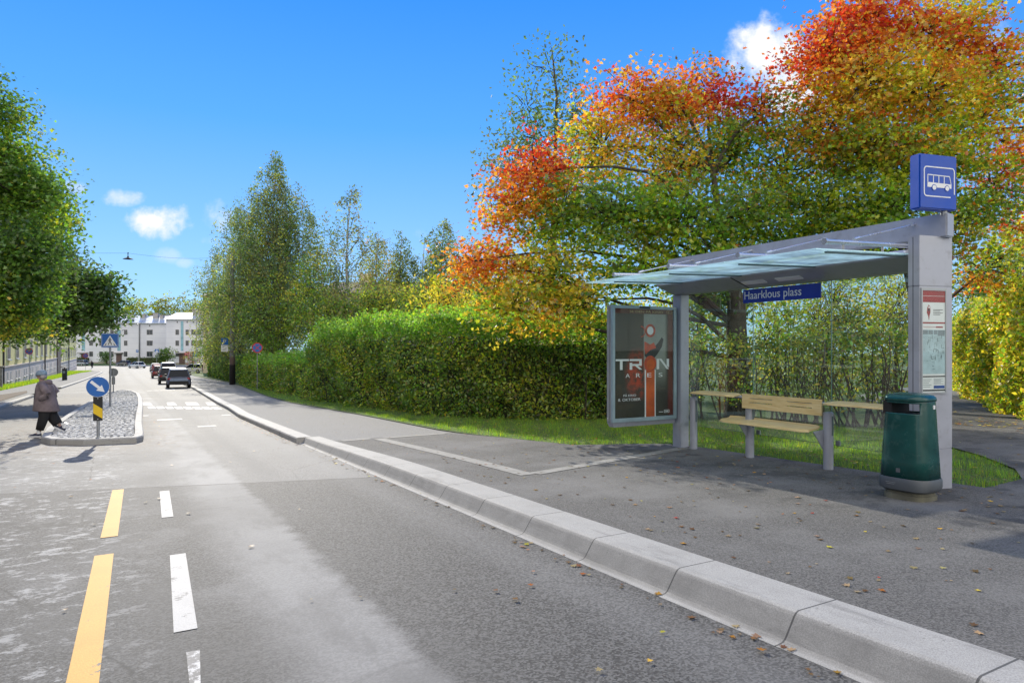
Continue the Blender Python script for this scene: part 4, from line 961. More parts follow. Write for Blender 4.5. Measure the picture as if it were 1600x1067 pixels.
def ad_case():
    t0, t1, s0, dep = 6.64, 7.97, 8.40, .17
    z0, z1 = .43, 2.262
    root = empty('advertising_display', (*G(s0, t0).xy, 0), PHI, 'framed film poster case with white and orange lettering on the left end of the shelter', 'poster case')
    w = t1-t0
    mb = MB(); mb.box(.02,w,.015,dep*.48,z0,z1); mb.box(.02,w,dep*.52,dep-.01,z0,z1); mb.build('case', M['steel2'], root, bevel=.008)
    tr = MB(); tr.loft([[(.06,.03,z0-.075),(w,.03,z0-.075),(w,dep-.03,z0-.075),(.06,dep-.03,z0-.075)],[(.02,.015,z0-.003),(w,.015,z0-.003),(w,dep-.015,z0-.003),(.02,dep-.015,z0-.003)]]); tr.build('lower_rail', M['steel'], root)
    fr = MB(); b = .062
    for (x0,x1,a,c) in ((0,w,z0,z0+b),(0,w,z1-b*.75,z1),(0,b*.8,z0+b,z1-b*.75),(w-b,w,z0+b,z1-b*.75)): fr.box(x0,x1,-.02,.022,a,c)
    fr.build('frame', M['frameblue'], root, bevel=.004)
    X0, X1, Z0, Z1 = b*.8, w-b, z0+b, z1-b*.75; W_ = X1-X0; H_ = Z1-Z0
    ps = MB(); ps.box(X0,X1,.004,.014,Z0,Z1); po = ps.build('poster', postermat(), root)
    def U(u): return X0+W_*u
    def V(v): return Z1-H_*v
    art = MB(); y0, y1 = .001, .005
    def rc(u0,u1,v0,v1,m,y=y0): art.box(U(u0),U(u1),y,y1,V(v1),V(v0),m)
    rc(0,1,0,.045,0)
    rc(.505,.525,.565,1,2); rc(.675,.692,.565,1,2); rc(.525,.675,.565,1,1)
    rc(.0,1,.995,1,3,.0035)
    def ring(u, v, ro, ri, m, y=.0, a0=0, a1=360):
        k = 36
        for i in range(k):
            p, q = R(a0+(a1-a0)*i/k), R(a0+(a1-a0)*(i+1)/k); cx, cz = U(u), V(v)
            art.prism_y([(cx+ri*math.cos(p),cz+ri*math.sin(p)),(cx+ro*math.cos(p),cz+ro*math.sin(p)),(cx+ro*math.cos(q),cz+ro*math.sin(q)),(cx+ri*math.cos(q),cz+ri*math.sin(q))], y, y1, m)
    ring(.60,.20,.105,.070,4); art.disc_y(U(.60),V(.20),.066,.0015,y1,32,2); ring(.44,.21,.09,.075,4,.0005,-90,90)
    # abstract dark shapes below the ring
    art.prism_y([(U(a),V(c)) for a, c in ((.50,.43),(.53,.33),(.66,.36),(.74,.31),(.80,.26),(.83,.28),(.80,.35),(.72,.42),(.66,.46),(.55,.46))][::-1], .0008, y1, 3)
    art.prism_y([(U(a),V(c)) for a, c in ((.50,.30),(.60,.33),(.66,.31),(.70,.36),(.60,.38),(.52,.42),(.50,.38))][::-1], .0002, y1, 4)
    art.disc_y(U(.60),V(.505),.125,-.0005,y1,40,4); art.disc_y(U(.605),V(.515),.088,-.0012,y1,40,1)
    art.build('poster_artwork', [M['posterbrown'], M['posterorange'], M['white'], M['ink'], M['posterred2']], po)
    lt = MB(); yA, yB = -.003, .003
    def stroke(pts): lt.prism_y([(U(a),V(c)) for a, c in pts][::-1], yA, yB)
    stroke([(.02,.463),(.235,.463),(.235,.480),(.02,.480)]); stroke([(.09,.480),(.13,.480),(.13,.560),(.09,.560)])                       # T
    stroke([(.25,.463),(.45,.463),(.45,.480),(.25,.480)]); stroke([(.25,.497),(.29,.497),(.29,.560),(.25,.560)]); stroke([(.41,.480),(.45,.480),(.45,.525),(.41,.525)]); stroke([(.29,.508),(.41,.508),(.41,.525),(.29,.525)]); stroke([(.34,.525),(.385,.525),(.46,.560),(.415,.560)])   # R
    stroke([(.71,.463),(.75,.463),(.75,.560),(.71,.560)]); stroke([(.75,.463),(.79,.463),(.925,.560),(.885,.560)]); stroke([(.885,.463),(.925,.463),(.925,.545),(.885,.530)])   # N
    lt.build('poster_title', M['white'], po)
    for ch, u in (('A',.18),('R',.355),('E',.545),('S',.74)): text('poster_lettering', ch, .095, M['white'], po, (U(u), -.002, V(.632)), width=.085)
    text('poster_lettering', 'SE DEN PÅ KINO', .05, M['postergold'], po, (U(.25), -.001, V(.036)), width=W_*.57)
    text('poster_lettering', 'PÅ KINO', .05, M['white'], po, (U(.145), -.001, V(.805)), width=W_*.21)
    text('poster_lettering', '8. OKTOBER', .06, M['white'], po, (U(.06), -.001, V(.845)), width=W_*.37)
    k = MB()
    def fr_(u0,u1,v0,v1,t): k.box(U(u0),U(u1),-.002,.003,V(v0)-t,V(v0)); k.box(U(u0),U(u1),-.002,.003,V(v1),V(v1)+t); k.box(U(u0),U(u0)+t,-.002,.003,V(v1)+t,V(v0)-t); k.box(U(u1)-t,U(u1),-.002,.003,V(v1)+t,V(v0)-t)
    fr_(.885,.98,.008,.036,.004); k.build('cinema_mark', M['postergold'], po)
    k = MB(); fr_(.84,.93,.945,.972,.006); k.box(U(.75),U(.82),-.002,.003,V(.965),V(.960)); k.box(U(.86),U(.91),-.002,.003,V(.962),V(.955)); k.build('small_print', M['white'], po)
    text('poster_lettering', 'K', .035, M['postergold'], po, (U(.915), -.001, V(.031)), width=.02)
    g = MB(); g.box(X0,X1,-.012,-.009,Z0,Z1); g.build('glass_door', M['adglass'], root)
    lk = MB(); lk.box(U(.40),U(.58),-.024,-.019,z1-.04,z1-.012); lk.build('top_plate', M['black'], root)
    sc = MB()
    for z in (z0+.06, z1-.6, z1-.08):
        for yy in (.04,.13): sc.tube([(.021,yy,z),(.014,yy,z)], .008, 8)
    sc.build('screw_heads', M['white'], root)
M['frameblue'] = pmat('frame_bluegrey', (.27,.36,.40), .4, .2); M['posterbrown'] = pmat('poster_brown', (.10,.025,.012), .5); M['posterorange'] = pmat('poster_orange', (.55,.09,.012), .5, var=.3, scale=3)
M['posterred2'] = pmat('poster_redorange', (.50,.060,.02), .5, var=.3, scale=9); M['postergold'] = pmat('poster_gold', (.42,.32,.12), .5)
ad_case()

# ---------------------------------------------------------------- litter bin
def bin_():
    gp_ = G(4.03, 7.05, .155); root = empty('litter_bin', gp_, PHI, 'dark green tapered litter bin with an open slot standing before the info pillar', 'litter bin')
    def ring(hx, hy, z, n=64, e=3.4):
        out = []
        for k in range(n):
            a = 2*math.pi*(k+.5)/n; c, s = math.cos(a), math.sin(a); q = (abs(c)**e+abs(s)**e)**(-1/e)
            out.append((hx*q*c, hy*q*s, z))
        return out
    pl = MB(); pl.loft([ring(.19,.22,-.01), ring(.19,.22,.05), ring(.175,.205,.055), ring(.175,.205,.13)]); pl.build('plinth', M['concrete'], root)
    sk = MB(); sk.loft([ring(.19,.225,.085), ring(.222,.252,.105), ring(.229,.261,.14), ring(.229,.261,.205), ring(.222,.254,.222), ring(.21,.24,.222)]); sk.build('skirt', M['binskirt'], root, smooth=True).modifiers.new('e','EDGE_SPLIT').split_angle = .7
    def prof(z): u = (z-.22)/(.98-.22); return (.216-.034*u, .248-.042*u)
    # body wall, with the slot left open front (-x) and back (+x)
    zs = [.222,.4,.6,.78,.865,.875,.975,.985,1.02]; n = 64
    rings = [ring(*prof(z), z, n) for z in zs]; bd = MB(); vs = [p for r in rings for p in r]; fs = []
    def hole(k):
        a = (2*math.pi*(k+1)/n) % (2*math.pi); d1 = abs(a-math.pi); d2 = min(a, 2*math.pi-a); return d1 < .86 or d2 < .86
    for i in range(len(zs)-1):
        for k in range(n):
            if i == 5 and hole(k): continue
            fs.append((i*n+k, i*n+(k+1) % n, (i+1)*n+(k+1) % n, (i+1)*n+k))
    bd.add(vs, fs); o = bd.build('body', M['bin'], root, smooth=True)
    md = o.modifiers.new('s', 'SOLIDIFY'); md.thickness = .012; md.offset = -1
    rim = MB()
    for sgn in (-1, 1):
        hx, hy = prof(.87); ks = [k for k in range(n) if hole(k) and (math.cos(2*math.pi*(k+1)/n)*sgn > 0)]
    ld = MB(); hx, hy = prof(1.0)
    ld.loft([ring(hx+.006,hy+.006,.995), ring(hx+.010,hy+.010,1.010), ring(hx+.006,hy+.006,1.035), ring(hx-.02,hy-.02,1.058), ring(hx*.6,hy*.6,1.073), ring(hx*.2,hy*.2,1.079)]); ld.build('lid', M['bin'], root, smooth=True)
    ln = MB(); hx, hy = prof(.5); ln.loft([ring(hx-.03,hy-.03,.3), ring(hx-.03,hy-.05,.862)], cap=True); ln.build('inner_liner', M['dark'], root)
    iw = MB()
    # dark inner cheek left of the slot
    iw.box(-.16,.16,.10,.19,.862,.99); iw.build('inner_cheek', M['dark'], root)
    lb = MB(); lb.box(-.2185,-.205,-.02,.02,.28,.32); 
    o = lb.build('label_plate', M['binskirt'], root)
    s2 = MB(); hx_, hy_ = prof(.93); s2.box(.035,.065,-hy_-.006,-hy_+.002,.92,.96); s2.build('sticker', M['white'], root)
    lv = MB(); lv.box(-.2315,-.22,.02,.12,.17,.173); lv.box(-.2315,-.22,.03,.11,.155,.158); lv.build('embossed_lines', M['galv'], root)
bin_()

# ---------------------------------------------------------------- signs
def post(root, h, r=.03, m='galv', name='post', z0=-.03):
    mb = MB(); mb.tube([(0,0,z0),(0,0,h)], r, 12); mb.tube([(0,0,z0),(0,0,.03)], r*1.7, 12); return mb.build(name, M[m], root)
def keep_sign():
    base = G(16.5, -.35, .12); root = empty('keep_right_sign', base, R(24), 'round blue sign with white arrow above a yellow-black plate on the island', 'traffic sign')
    post(root, 1.25)
    d = MB(); d.disc_y(0,1.06,.212,-.052,-.040,40,1); d.disc_y(0,1.06,.205,-.055,-.041,40,0); do = d.build('sign_disc', [M['signblue'], M['white']], root)
    a = MB(); c, s = math.cos(R(-42)), math.sin(R(-42))
    def T(x, z): return (x*c-z*s, 1.06+x*s+z*c)
    a.prism_y([T(-.165,-.028),(T(.03,-.028)),T(.03,-.075),T(.165,0),T(.03,.075),T(.03,.028),T(-.165,.028)], -.0585, -.054); a.build('arrow', M['white'], do)
    p = MB(); p.box(-.085,.085,-.045,-.033,.36,.86); po = p.build('marker_plate', M['black'], root)
    y = MB(); y.prism_y([(-.083,.72),(-.083,.52),(.083,.40),(.083,.60)][::-1], -.048, -.044); y.build('yellow_stripe', M['yellow'], po)
    b = MB(); b.disc_y(0,.82,.008,-.049,-.044,8); b.disc_y(0,.39,.008,-.049,-.044,8); b.build('bolts', M['white'], po)
keep_sign()
def cross_pictogram(root, w, z0, back, y=-.05, lbl=None):
    s = MB(); s.prism_y(rrect(0, z0+w/2, w, w*.93, .03), y, y+.012, 0); so = s.build('sign_plate', [M['signblue'] if not back else M['glossgrey']], root)
    if back: return so
    t = MB(); h = w*.93; tz = z0+w/2
    t.prism_y([(-w*.40,tz-h*.38),(w*.40,tz-h*.38),(0,tz+h*.36)], y-.003, y+.002, 0)
    # edge frame
    for (a,b,c,d) in ((-w*.47,w*.47,tz-h*.47,tz-h*.455),(-w*.47,w*.47,tz+h*.455,tz+h*.47),(-w*.47,-w*.455,tz-h*.455,tz+h*.455),(w*.455,w*.47,tz-h*.455,tz+h*.455)): t.box(a,b,y-.002,y+.002,c,d,0)
    t.build('sign_triangle', [M['white']], so)
    p = MB(); k = w*.86; y2, y3 = y-.006, y-.002
    def Q(pts): p.prism_y([(x*k, tz+z*k) for x, z in pts], y2, y3)
    p.disc_y(.0*k, tz+.20*k, .032*k, y2, y3, 14); Q([(-.045,-.02),(.035,-.03),(.03,.15),(-.03,.155)]); Q([(-.02,-.02),(.03,-.02),(.09,-.18),(.12,-.33),(.07,-.33),(.04,-.19)]); Q([(-.04,-.02),(.0,-.02),(-.03,-.17),(-.09,-.33),(-.14,-.33),(-.08,-.17)])
    Q([(-.03,.14),(-.03,.10),(-.085,.03),(-.075,-.04),(-.105,-.04),(-.115,.04)]); Q([(.03,.14),(.03,.09),(.08,.03),(.12,.02),(.125,.045),(.09,.06)])
    Q([(-.36,-.37),(-.30,-.37),(-.22,-.24),(-.25,-.22)]); Q([(.30,-.37),(.36,-.37),(.25,-.22),(.22,-.24)])
    p.build('walking_figure', M['black'], so); return so
def cross_sign(px, D, w, h, label, back=False, group=None):
    b = gpt(px, D); root = empty('crossing_sign', b, R(24), label, 'traffic sign', group); post(root, h, .035); cross_pictogram(root, w, h-w*.95, back); return root
r_ = cross_sign(172.5, 25.05, .56, 2.75, 'square blue pedestrian crossing sign on a tall grey post on the cobbled island')
r_.location = G(29.07, -.24, .04)
def back_sign():
    root = empty('keep_right_sign', G(45.6,-.22,.12), R(20), 'grey back of a small round sign at the far end of the cobbled island', 'traffic sign'); post(root, 1.3)
    d = MB(); d.disc_y(0,1.12,.24,.035,.05,28); d.build('sign_disc', M['glossgrey'], root); p = MB(); p.box(-.085,.085,.03,.042,.42,.87); p.build('marker_plate', M['glossgrey'], root)
back_sign()
def nostop(px, s, t, h, r, label, x_=True, z=.15):
    b = G(s, t, z); root = empty('no_stopping_sign', b, R(24), label, 'traffic sign', 'no-stopping signs' if False else None); post(root, h+r, .024)
    d = MB(); d.disc_y(0,h,r,-.042,-.030,32); do = d.build('sign_disc', M['red'], root); e = MB(); e.disc_y(0,h,r*.80,-.045,-.040,32); e.build('blue_field', M['signblue'], do)
    k = MB()
    for sg in ((1,-1) if x_ else (1,)):
        c = r*.57; w = r*.09; k.prism_y([(-c-w*0,sg*(-c)+h+w),(-c,sg*(-c)+h-w),(c,sg*c+h-w),(c,sg*c+h+w)], -.0475-.001*sg, -.044)
    k.build('red_cross', M['red'], do)
    return root
nostop(402, 42.05, 7.07, 2.42, .30, 'round red and blue no-stopping sign with a cross in front of the low hedge')
nostop(91, 75.0, -6.9, 2.9, .29, 'round red and blue no-stopping sign in front of the yellow house', True, .1)
b_ = un_ = None
nostop(133, 150, -5.2, 2.9, .45, 'round reddish sign on a thin pole at the far corner of the left grass strip', True, .1)
def pole():
    b = G(54.7, 7.43, .13); root = empty('utility_pole', b, PHI, 'tall bare dark pole without lamp between the hedges, rusty near its foot', 'pole')
    mb = MB(); mb.tube([(0,0,-.1),(0,0,3.5),(0,0,9.75)], [.22,.18,.13], 14); mb.build('shaft', M['polem'], root, smooth=True)
    mb = MB(); mb.tube([(0,0,9.75),(0,0,9.80)], .14, 12); mb.build('cap', M['galv'], root)
    mb = MB(); mb.tube([(0,0,2.4),(0,0,2.47)], .192, 14); mb.tube([(0,0,4.2),(0,0,4.26)], .182, 14); mb.build('bands', M['rust'], root)
def polemat():
    m, n, b = mat('pole_paint', rough=.6); x, y, z = n.sep(n.coord())
    f = n.noise(n.coord(), 3, 5, .7); zz = n.math('ADD', z, n.math('MULTIPLY', f, .8))
    c = n.mix(n.ramp(zz, 1.8, 2.0), (.025,.022,.025), (.19,.20,.21)); c = n.mix(n.math('MULTIPLY', n.band(zz, 1.9, 2.5, .1), .6), c, (.14,.05,.03)); n.put(b.inputs['Base Color'], c); return m
M['polem'] = polemat(); M['rust'] = pmat('rust', (.16,.06,.035), .8, var=.3)
pole()
def psign(base, rz, z, w, label, plate=True, posth=None, arm=None, group=None):
    root = empty('parking_sign', base, rz, label, 'traffic sign', group)
    if posth: post(root, posth, .03)
    s = MB(); s.prism_y(rrect(0, z+w*.5, w, w, .04), -.045, -.03); so = s.build('sign_plate', M['signblue'], root)
    text('letter', 'P', w*.95, M['white'], so, (0,-.0475,z+w*.17), width=w*.42, align='CENTER')
    if plate:
        p = MB(); p.prism_y(rrect(0, z-w*.52, w, w*.98, .03), -.045, -.03); po = p.build('lower_plate', M['white'], root)
        l = MB()
        for i, (a, b_) in enumerate(((-.3,.3),(-.36,-.05),(.05,.36),(-.3,.2),(-.36,.3))): l.box(a*w,b_*w,-.047,-.044,z-w*(.18+.16*i)-w*.035,z-w*(.18+.16*i)+w*.035)
        l.build('printed_lines', M['mapgrey'], po)
    if arm:
        a = MB()
        for zz in (z-w*.2, z-w*.8): a.tube([(w*.4,-.02,zz),(arm,0,zz)], .02, 8)
        a.build('bracket', M['white'], root)
    return root
bp = G(54.7, 7.43, .13); q_ = W(351.5, 600, bp.y-.02); psign(Vector((q_.x, bp.y-.05, bp.z)), R(8), 2.95, .5, 'blue parking sign with a white lower plate bracketed to the tall bare pole', arm=.50)
psign(gpt(305, 120), R(0), 2.6, .66, 'small blue parking sign with pale plate on the far grass near the reddish shrub', posth=3.2)
psign(gpt(214.5, 190), R(0), 3.3, .7, 'tiny far parking sign in front of the white apartment house', plate=False, posth=4.0)
cross_sign(245, 178, .95, 4.2, 'far blue pedestrian crossing sign in front of the green bush by the white houses')

# ---------------------------------------------------------------- lamps
def hang_lamp(px, py, D, w, label, left, right):
    c = W(px, py, D); root = empty('hanging_street_lamp', c, 0., label, 'street lamp', 'street lamps hung on wires')
    n = 20; sh = MB()
    pr = [(.50,0.),(.49,.015),(.34,.09),(.16,.15),(.09,.20),(.08,.30),(.0,.32)]
    sh.loft([[(r*w*math.cos(2*math.pi*k/n), r*w*math.sin(2*math.pi*k/n), z*w*1.0) for k in range(n)] for r, z in pr[:-1]]); sh.build('lamp_shade', M['lampgrey'], root, smooth=False)
    k = MB(); k.tube([(0,0,.29*w),(0,0,.62*w)], .025*w+.008, 6); k.tube([(-.06*w,0,.60*w),(.06*w,0,.66*w)], .03, 6); k.build('hanger', M['lampgrey'], root)
    g = MB(); g.loft([[(r*w*math.cos(2*math.pi*q/12), r*w*math.sin(2*math.pi*q/12), z*w) for q in range(12)] for r, z in ((.05,-.05),(.10,-.03),(.12,.005))]); g.build('lamp_glass', M['lampgrey'], root)
    wv = MB(); hz = c+Vector((0,0,.62*w)); pts = []
    for A_, B_ in ((Vector(left), hz), (hz, Vector(right))):
        for i in range(9):
            u = i/8; p = A_.lerp(B_, u); p.z -= .25*math.sin(math.pi*u); pts.append(p)
    wv.tube([p-c for p in pts], .006, 4, cap=False); tag(wv.build('span_wire', M['black'], None, c), f'thin wire that carries the {"near" if D < 60 else "far"} hanging street lamp across the road', 'wire')
M['lampgrey'] = pmat('lamp_enamel', (.03,.031,.033), .8)
pt = G(54.7, 7.43, 9.7)
hang_lamp(200, 405, 44, .62, 'nearer round shade lamp hanging in the sky above the road', G(46,-11,8.2), (pt.x, pt.y, pt.z))
hang_lamp(205, 477, 92, .62, 'far tiny shade lamp hanging above the white house roof', G(100,-8,9.0), G(108,14,9.3))
def lamp_post(px, D, ytop, label):
    b = gpt(px, D); h = W(px, ytop, D).z-b.z; root = empty('street_lamp', b, 0., label, 'street lamp', 'slim lamp posts before the white houses')
    mb = MB(); mb.tube([(0,0,0),(0,0,h*.5),(0,0,h)], [.16,.12,.08], 8); mb.build('post', M['galv'], root); mb = MB(); mb.tube([(0,0,h-.1),(-.5,0,h+.1),(-1.2,0,h+.1)], [.07,.06,.06], 6); mb.box(-1.9,-1.0,-.2,.2,h,h+.18); mb.build('lamp_head', M['galv'], root)
lamp_post(217, 188, 506, 'slim lamp post at the bend of the white apartment house'); lamp_post(307, 160, 498, 'slim lamp post in front of the right white house')
def park_lamp():
    c = W(1601, 440, 22); g = gz(c.x, c.y)+.1; root = empty('park_lamp', (c.x, c.y, g), 0., 'dark park lantern on a post, half cut by the right edge behind the yellow hedge', 'park lamp'); H = c.z-g
    mb = MB(); mb.tube([(0,0,0),(0,0,.6),(0,0,.65),(0,0,H)], [.08,.08,.05,.04], 12); mb.build('post', M['lampgrey'], root)
    n = 20
    cap = MB(); cap.loft([[(r*math.cos(2*math.pi*k/n), r*math.sin(2*math.pi*k/n), H+z) for k in range(n)] for r, z in ((.27,.66),(.28,.70),(.22,.78),(.12,.84),(.10,.90),(.03,.96))]); cap.build('cap', M['capgrey'], root)
    gl = MB(); gl.loft([[(r*math.cos(2*math.pi*k/n), r*math.sin(2*math.pi*k/n), H+z) for k in range(n)] for r, z in ((.08,.10),(.16,.35),(.21,.66))]); gl.build('lantern_glass', M['adglass'], root)
    ar = MB()
    for k in range(4):
        a = R(45+90*k); ar.tube([(.05*math.cos(a),.05*math.sin(a),H),(.13*math.cos(a),.13*math.sin(a),H+.12),(.24*math.cos(a),.24*math.sin(a),H+.35),(.27*math.cos(a),.27*math.sin(a),H+.67)], .012, 6)
    ar.build('arms', M['lampgrey'], root)
M['capgrey'] = pmat('lantern_cap', (.13,.15,.17), .35, .3)
park_lamp()
# parking meter, fence, wall post on the left
def meter():
    b = gpt(101, 72); root = empty('ticket_machine', b, R(10), 'dark parking ticket machine with slanted cap on the left grass strip', 'ticket machine')
    m_ = MB(); m_.box(-.2,.2,-.15,.15,0,1.25); m_.build('cabinet', M['ink'], root, bevel=.03); m_ = MB(); m_.box(-.12,.12,-.165,-.148,.75,1.0); m_.build('display', M['mapgrey'], root)
    m_ = MB(); m_.loft([[(-.32,-.2,1.42),(.32,-.2,1.26),(.32,.2,1.26),(-.32,.2,1.42)],[(-.32,-.2,1.48),(.32,-.2,1.32),(.32,.2,1.32),(-.32,.2,1.48)]]); m_.tube([(0,0,1.2),(0,0,1.36)], .05, 8); m_.build('solar_cap', M['lampgrey'], root)
meter()
def fence():
    a = G(45.5, -7.4, .1); b = G(56, -6.95, .1); d = b-a; L = d.length; root = empty('fence', a, math.atan2(d.y, d.x), 'grey slatted metal fence along the left pavement under the street tree', 'fence')
    for i in range(6):
        p = MB(); x = L*i/5; z = d.z*i/5; p.box(x-.05,x+.05,-.05,.05,z-.1,z+1.35); p.build('post', M['galv'], root)
    for i in range(5):
        s = MB(); x0, x1 = L*i/5+.05, L*(i+1)/5-.05; z = d.z*(i+.5)/5
        s.box(x0,x1,-.02,.02,z+1.22,z+1.28); s.box(x0,x1,-.02,.02,z+.08,z+.14)
        k = int((x1-x0)/.09)
        for j in range(k): xx = x0+(x1-x0)*(j+.5)/k; s.box(xx-.02,xx+.02,-.014,.014,z+.14,z+1.22)
        s.build('slat_panel', M['fencegrey'], root)
M['fencegrey'] = pmat('weathered_slats', (.16,.16,.17), .8, var=.2)
fence()
w_ = MB(); w_.box(-.35,.35,-.2,.2,-.2,1.5); w_.box(-.42,.42,-.26,.26,1.5,1.6); tag(w_.build('gate_pier', M['bandbeige'] if 'bandbeige' in M else M['paver'], None, G(57.2,-7.1,.1), PHI, bevel=.02), 'short beige masonry pier at the right end of the slatted fence', 'pier')

# ---------------------------------------------------------------- buildings
M['yellowwall'] = pmat('yellow_render', (.80,.70,.27), .9, var=.06, scale=.6, bump=.1); M['bandwall'] = pmat('beige_render', (.70,.58,.50), .9, var=.08, scale=.5); M['plinth'] = pmat('grey_plinth', (.30,.27,.25), .95, var=.15)
M['whitewall'] = None
def sidingm():
    m, n, b = mat('white_cladding', rough=.7); x, y, z = n.sep(n.coord())
    c = n.mix(n.ramp(n.noise(n.coord(), .12, 3), .35, .65), (.56,.58,.66), (.66,.67,.73))
    ln = n.math('LESS_THAN', n.math('FRACT', n.math('DIVIDE', z, 1.55)), .035); c = n.mix(n.math('MULTIPLY', ln, .35), c, (.25,.26,.30)); n.put(b.inputs['Base Color'], c); return m
M['whitewall'] = sidingm(); M['roofmetal'] = pmat('roof_metal', (.50,.53,.56), .38, .35, var=.1, scale=.5); M['pane'] = pmat('window_glass', (.035,.045,.06), .08, var=.3, scale=.4); M['panel'] = pmat('stair_glazing', (.20,.38,.46), .3, var=.2, scale=.6)
M['winframe'] = pmat('window_frame', (.55,.54,.50), .6); M['browndoor'] = pmat('brown_panel', (.10,.06,.055), .6); M['tile'] = pmat('dark_roof_tile', (.075,.055,.045), .85, var=.3, scale=2, bump=.4); M['chim'] = pmat('chimney_render', (.32,.31,.31), .9)
M['brick'] = None
def brickm():
    m, n, b = mat('red_brick', rough=.9); x = n.new('ShaderNodeTexBrick'); n.put(x.inputs['Vector'], n.coord(rot=(R(90),0,0))); x.inputs['Scale'].default_value = 4
    n.put(x.inputs['Color1'], (.22,.10,.07)); n.put(x.inputs['Color2'], (.15,.07,.05)); n.put(x.inputs['Mortar'], (.3,.27,.24)); n.put(b.inputs['Base Color'], x.outputs[0]); return m
M['dullwall'] = pmat('ochre_wall', (.34,.29,.19), .9, var=.1); M['brick'] = brickm(); M['beigewall'] = pmat('beige_wall', (.52,.45,.33), .9, var=.08, scale=.4)
def windows(root, lst, fm='winframe', pm='pane', y=0., sill=True):
    cache = {}
    for (x, z, w, h) in lst:
        key = (round(w,2), round(h,2))
        if key not in cache:
            a = MB(); t = .07
            for (x0,x1,z0,z1) in ((-w/2,w/2,-.0,t),(-w/2,w/2,h-t,h),(-w/2,-w/2+t,t,h-t),(w/2-t,w/2,t,h-t),(-t/3,t/3,t,h-t)): a.box(x0,x1,-.06,.0,z0,z1)
            if sill: a.box(-w/2-.1,w/2+.1,-.16,-.005,-.09,-.004)
            o = a.build('window', M[fm], root, (x, y, z)); b = MB(); b.box(-w/2+.02,w/2-.02,-.03,.004,.02,h-.02); p = b.build('pane', M[pm], o); cache[key] = (o, p)
        else:
            o0, p0 = cache[key]; o = o0.copy(); C.objects.link(o); o.parent = root; o.location = (x, y, z); p = p0.copy(); C.objects.link(p); p.parent = o
def tinv(px, t):
    k = (px-800)/F; return t*(CP-SP*k)/(CP*k+SP)
def yellow_house():
    for (s0, s1, dz, lbl) in ((50, 127, 0., 'long yellow house with beige ground storey, nearer part left of the brown stair panel'), (127.03, 176, -.85, 'far part of the yellow house right of the brown stair panel')):
        o = G(s0, -7.8); o.z = 0; root = empty('apartment_house', o, R(120), lbl, 'building'); L = s1-s0; b = .12+dz
        zb = -P(s1)-.6
        m = MB(); m.box(0,L,.0,11,b,b+9.6); m.build('wall', M['yellowwall'], root)
        m = MB(); m.box(-.0,L,-.05,11,b-1.9,b-.003); m.box(0,L,-.12,0,b-.10,b+.0,0); m.build('ground_storey', M['bandwall'], root)
        m = MB(); m.box(0,L,-.10,11,zb,b-1.903); m.build('plinth', M['plinth'], root)
        m = MB(); m.loft([[(-.4,-.6,b+9.6),(L+.4 if s1 > 130 else L,-.6,b+9.6),(L+.4 if s1 > 130 else L,11.6,b+9.6),(-.4,11.6,b+9.6)],[(0,5.2,b+12),(L,5.2,b+12),(L,5.8,b+12),(0,5.8,b+12)]]); m.build('roof', M['tile'], root)
        xs = [x for x in np.arange(2.6, L-1.5, 5.75/2 if s0 < 100 else 3.6)]
        xs = [s-s0 for s in (69.5,75,80.9,86.4,91.9,97.6,103.6,110,116.5,122)] if s0 < 100 else [s-s0 for s in (130.5,136,141.5,147,152.5,158,163.5,169,173.5)]
        windows(root, [(x, b+.5+2.95*r, 1.7, 1.85) for x in xs for r in range(3)])
        windows(root, [(x+dx, b-1.25, .7, .75) for x in xs for dx in (-.9,1.0)])
        for x in ([15, 49.5] if s0 < 100 else [19,]):
            m = MB(); m.tube([(x,-.2,zb+.2),(x,-.2,b+9.4)], .07, 8); m.build('downpipe', M['ink'], root)
        if s0 < 100:
            m = MB(); m.box(70.5,76.9,-.16,-.052,zb,b+2.4); m.build('stair_panel', M['browndoor'], root)
yellow_house()
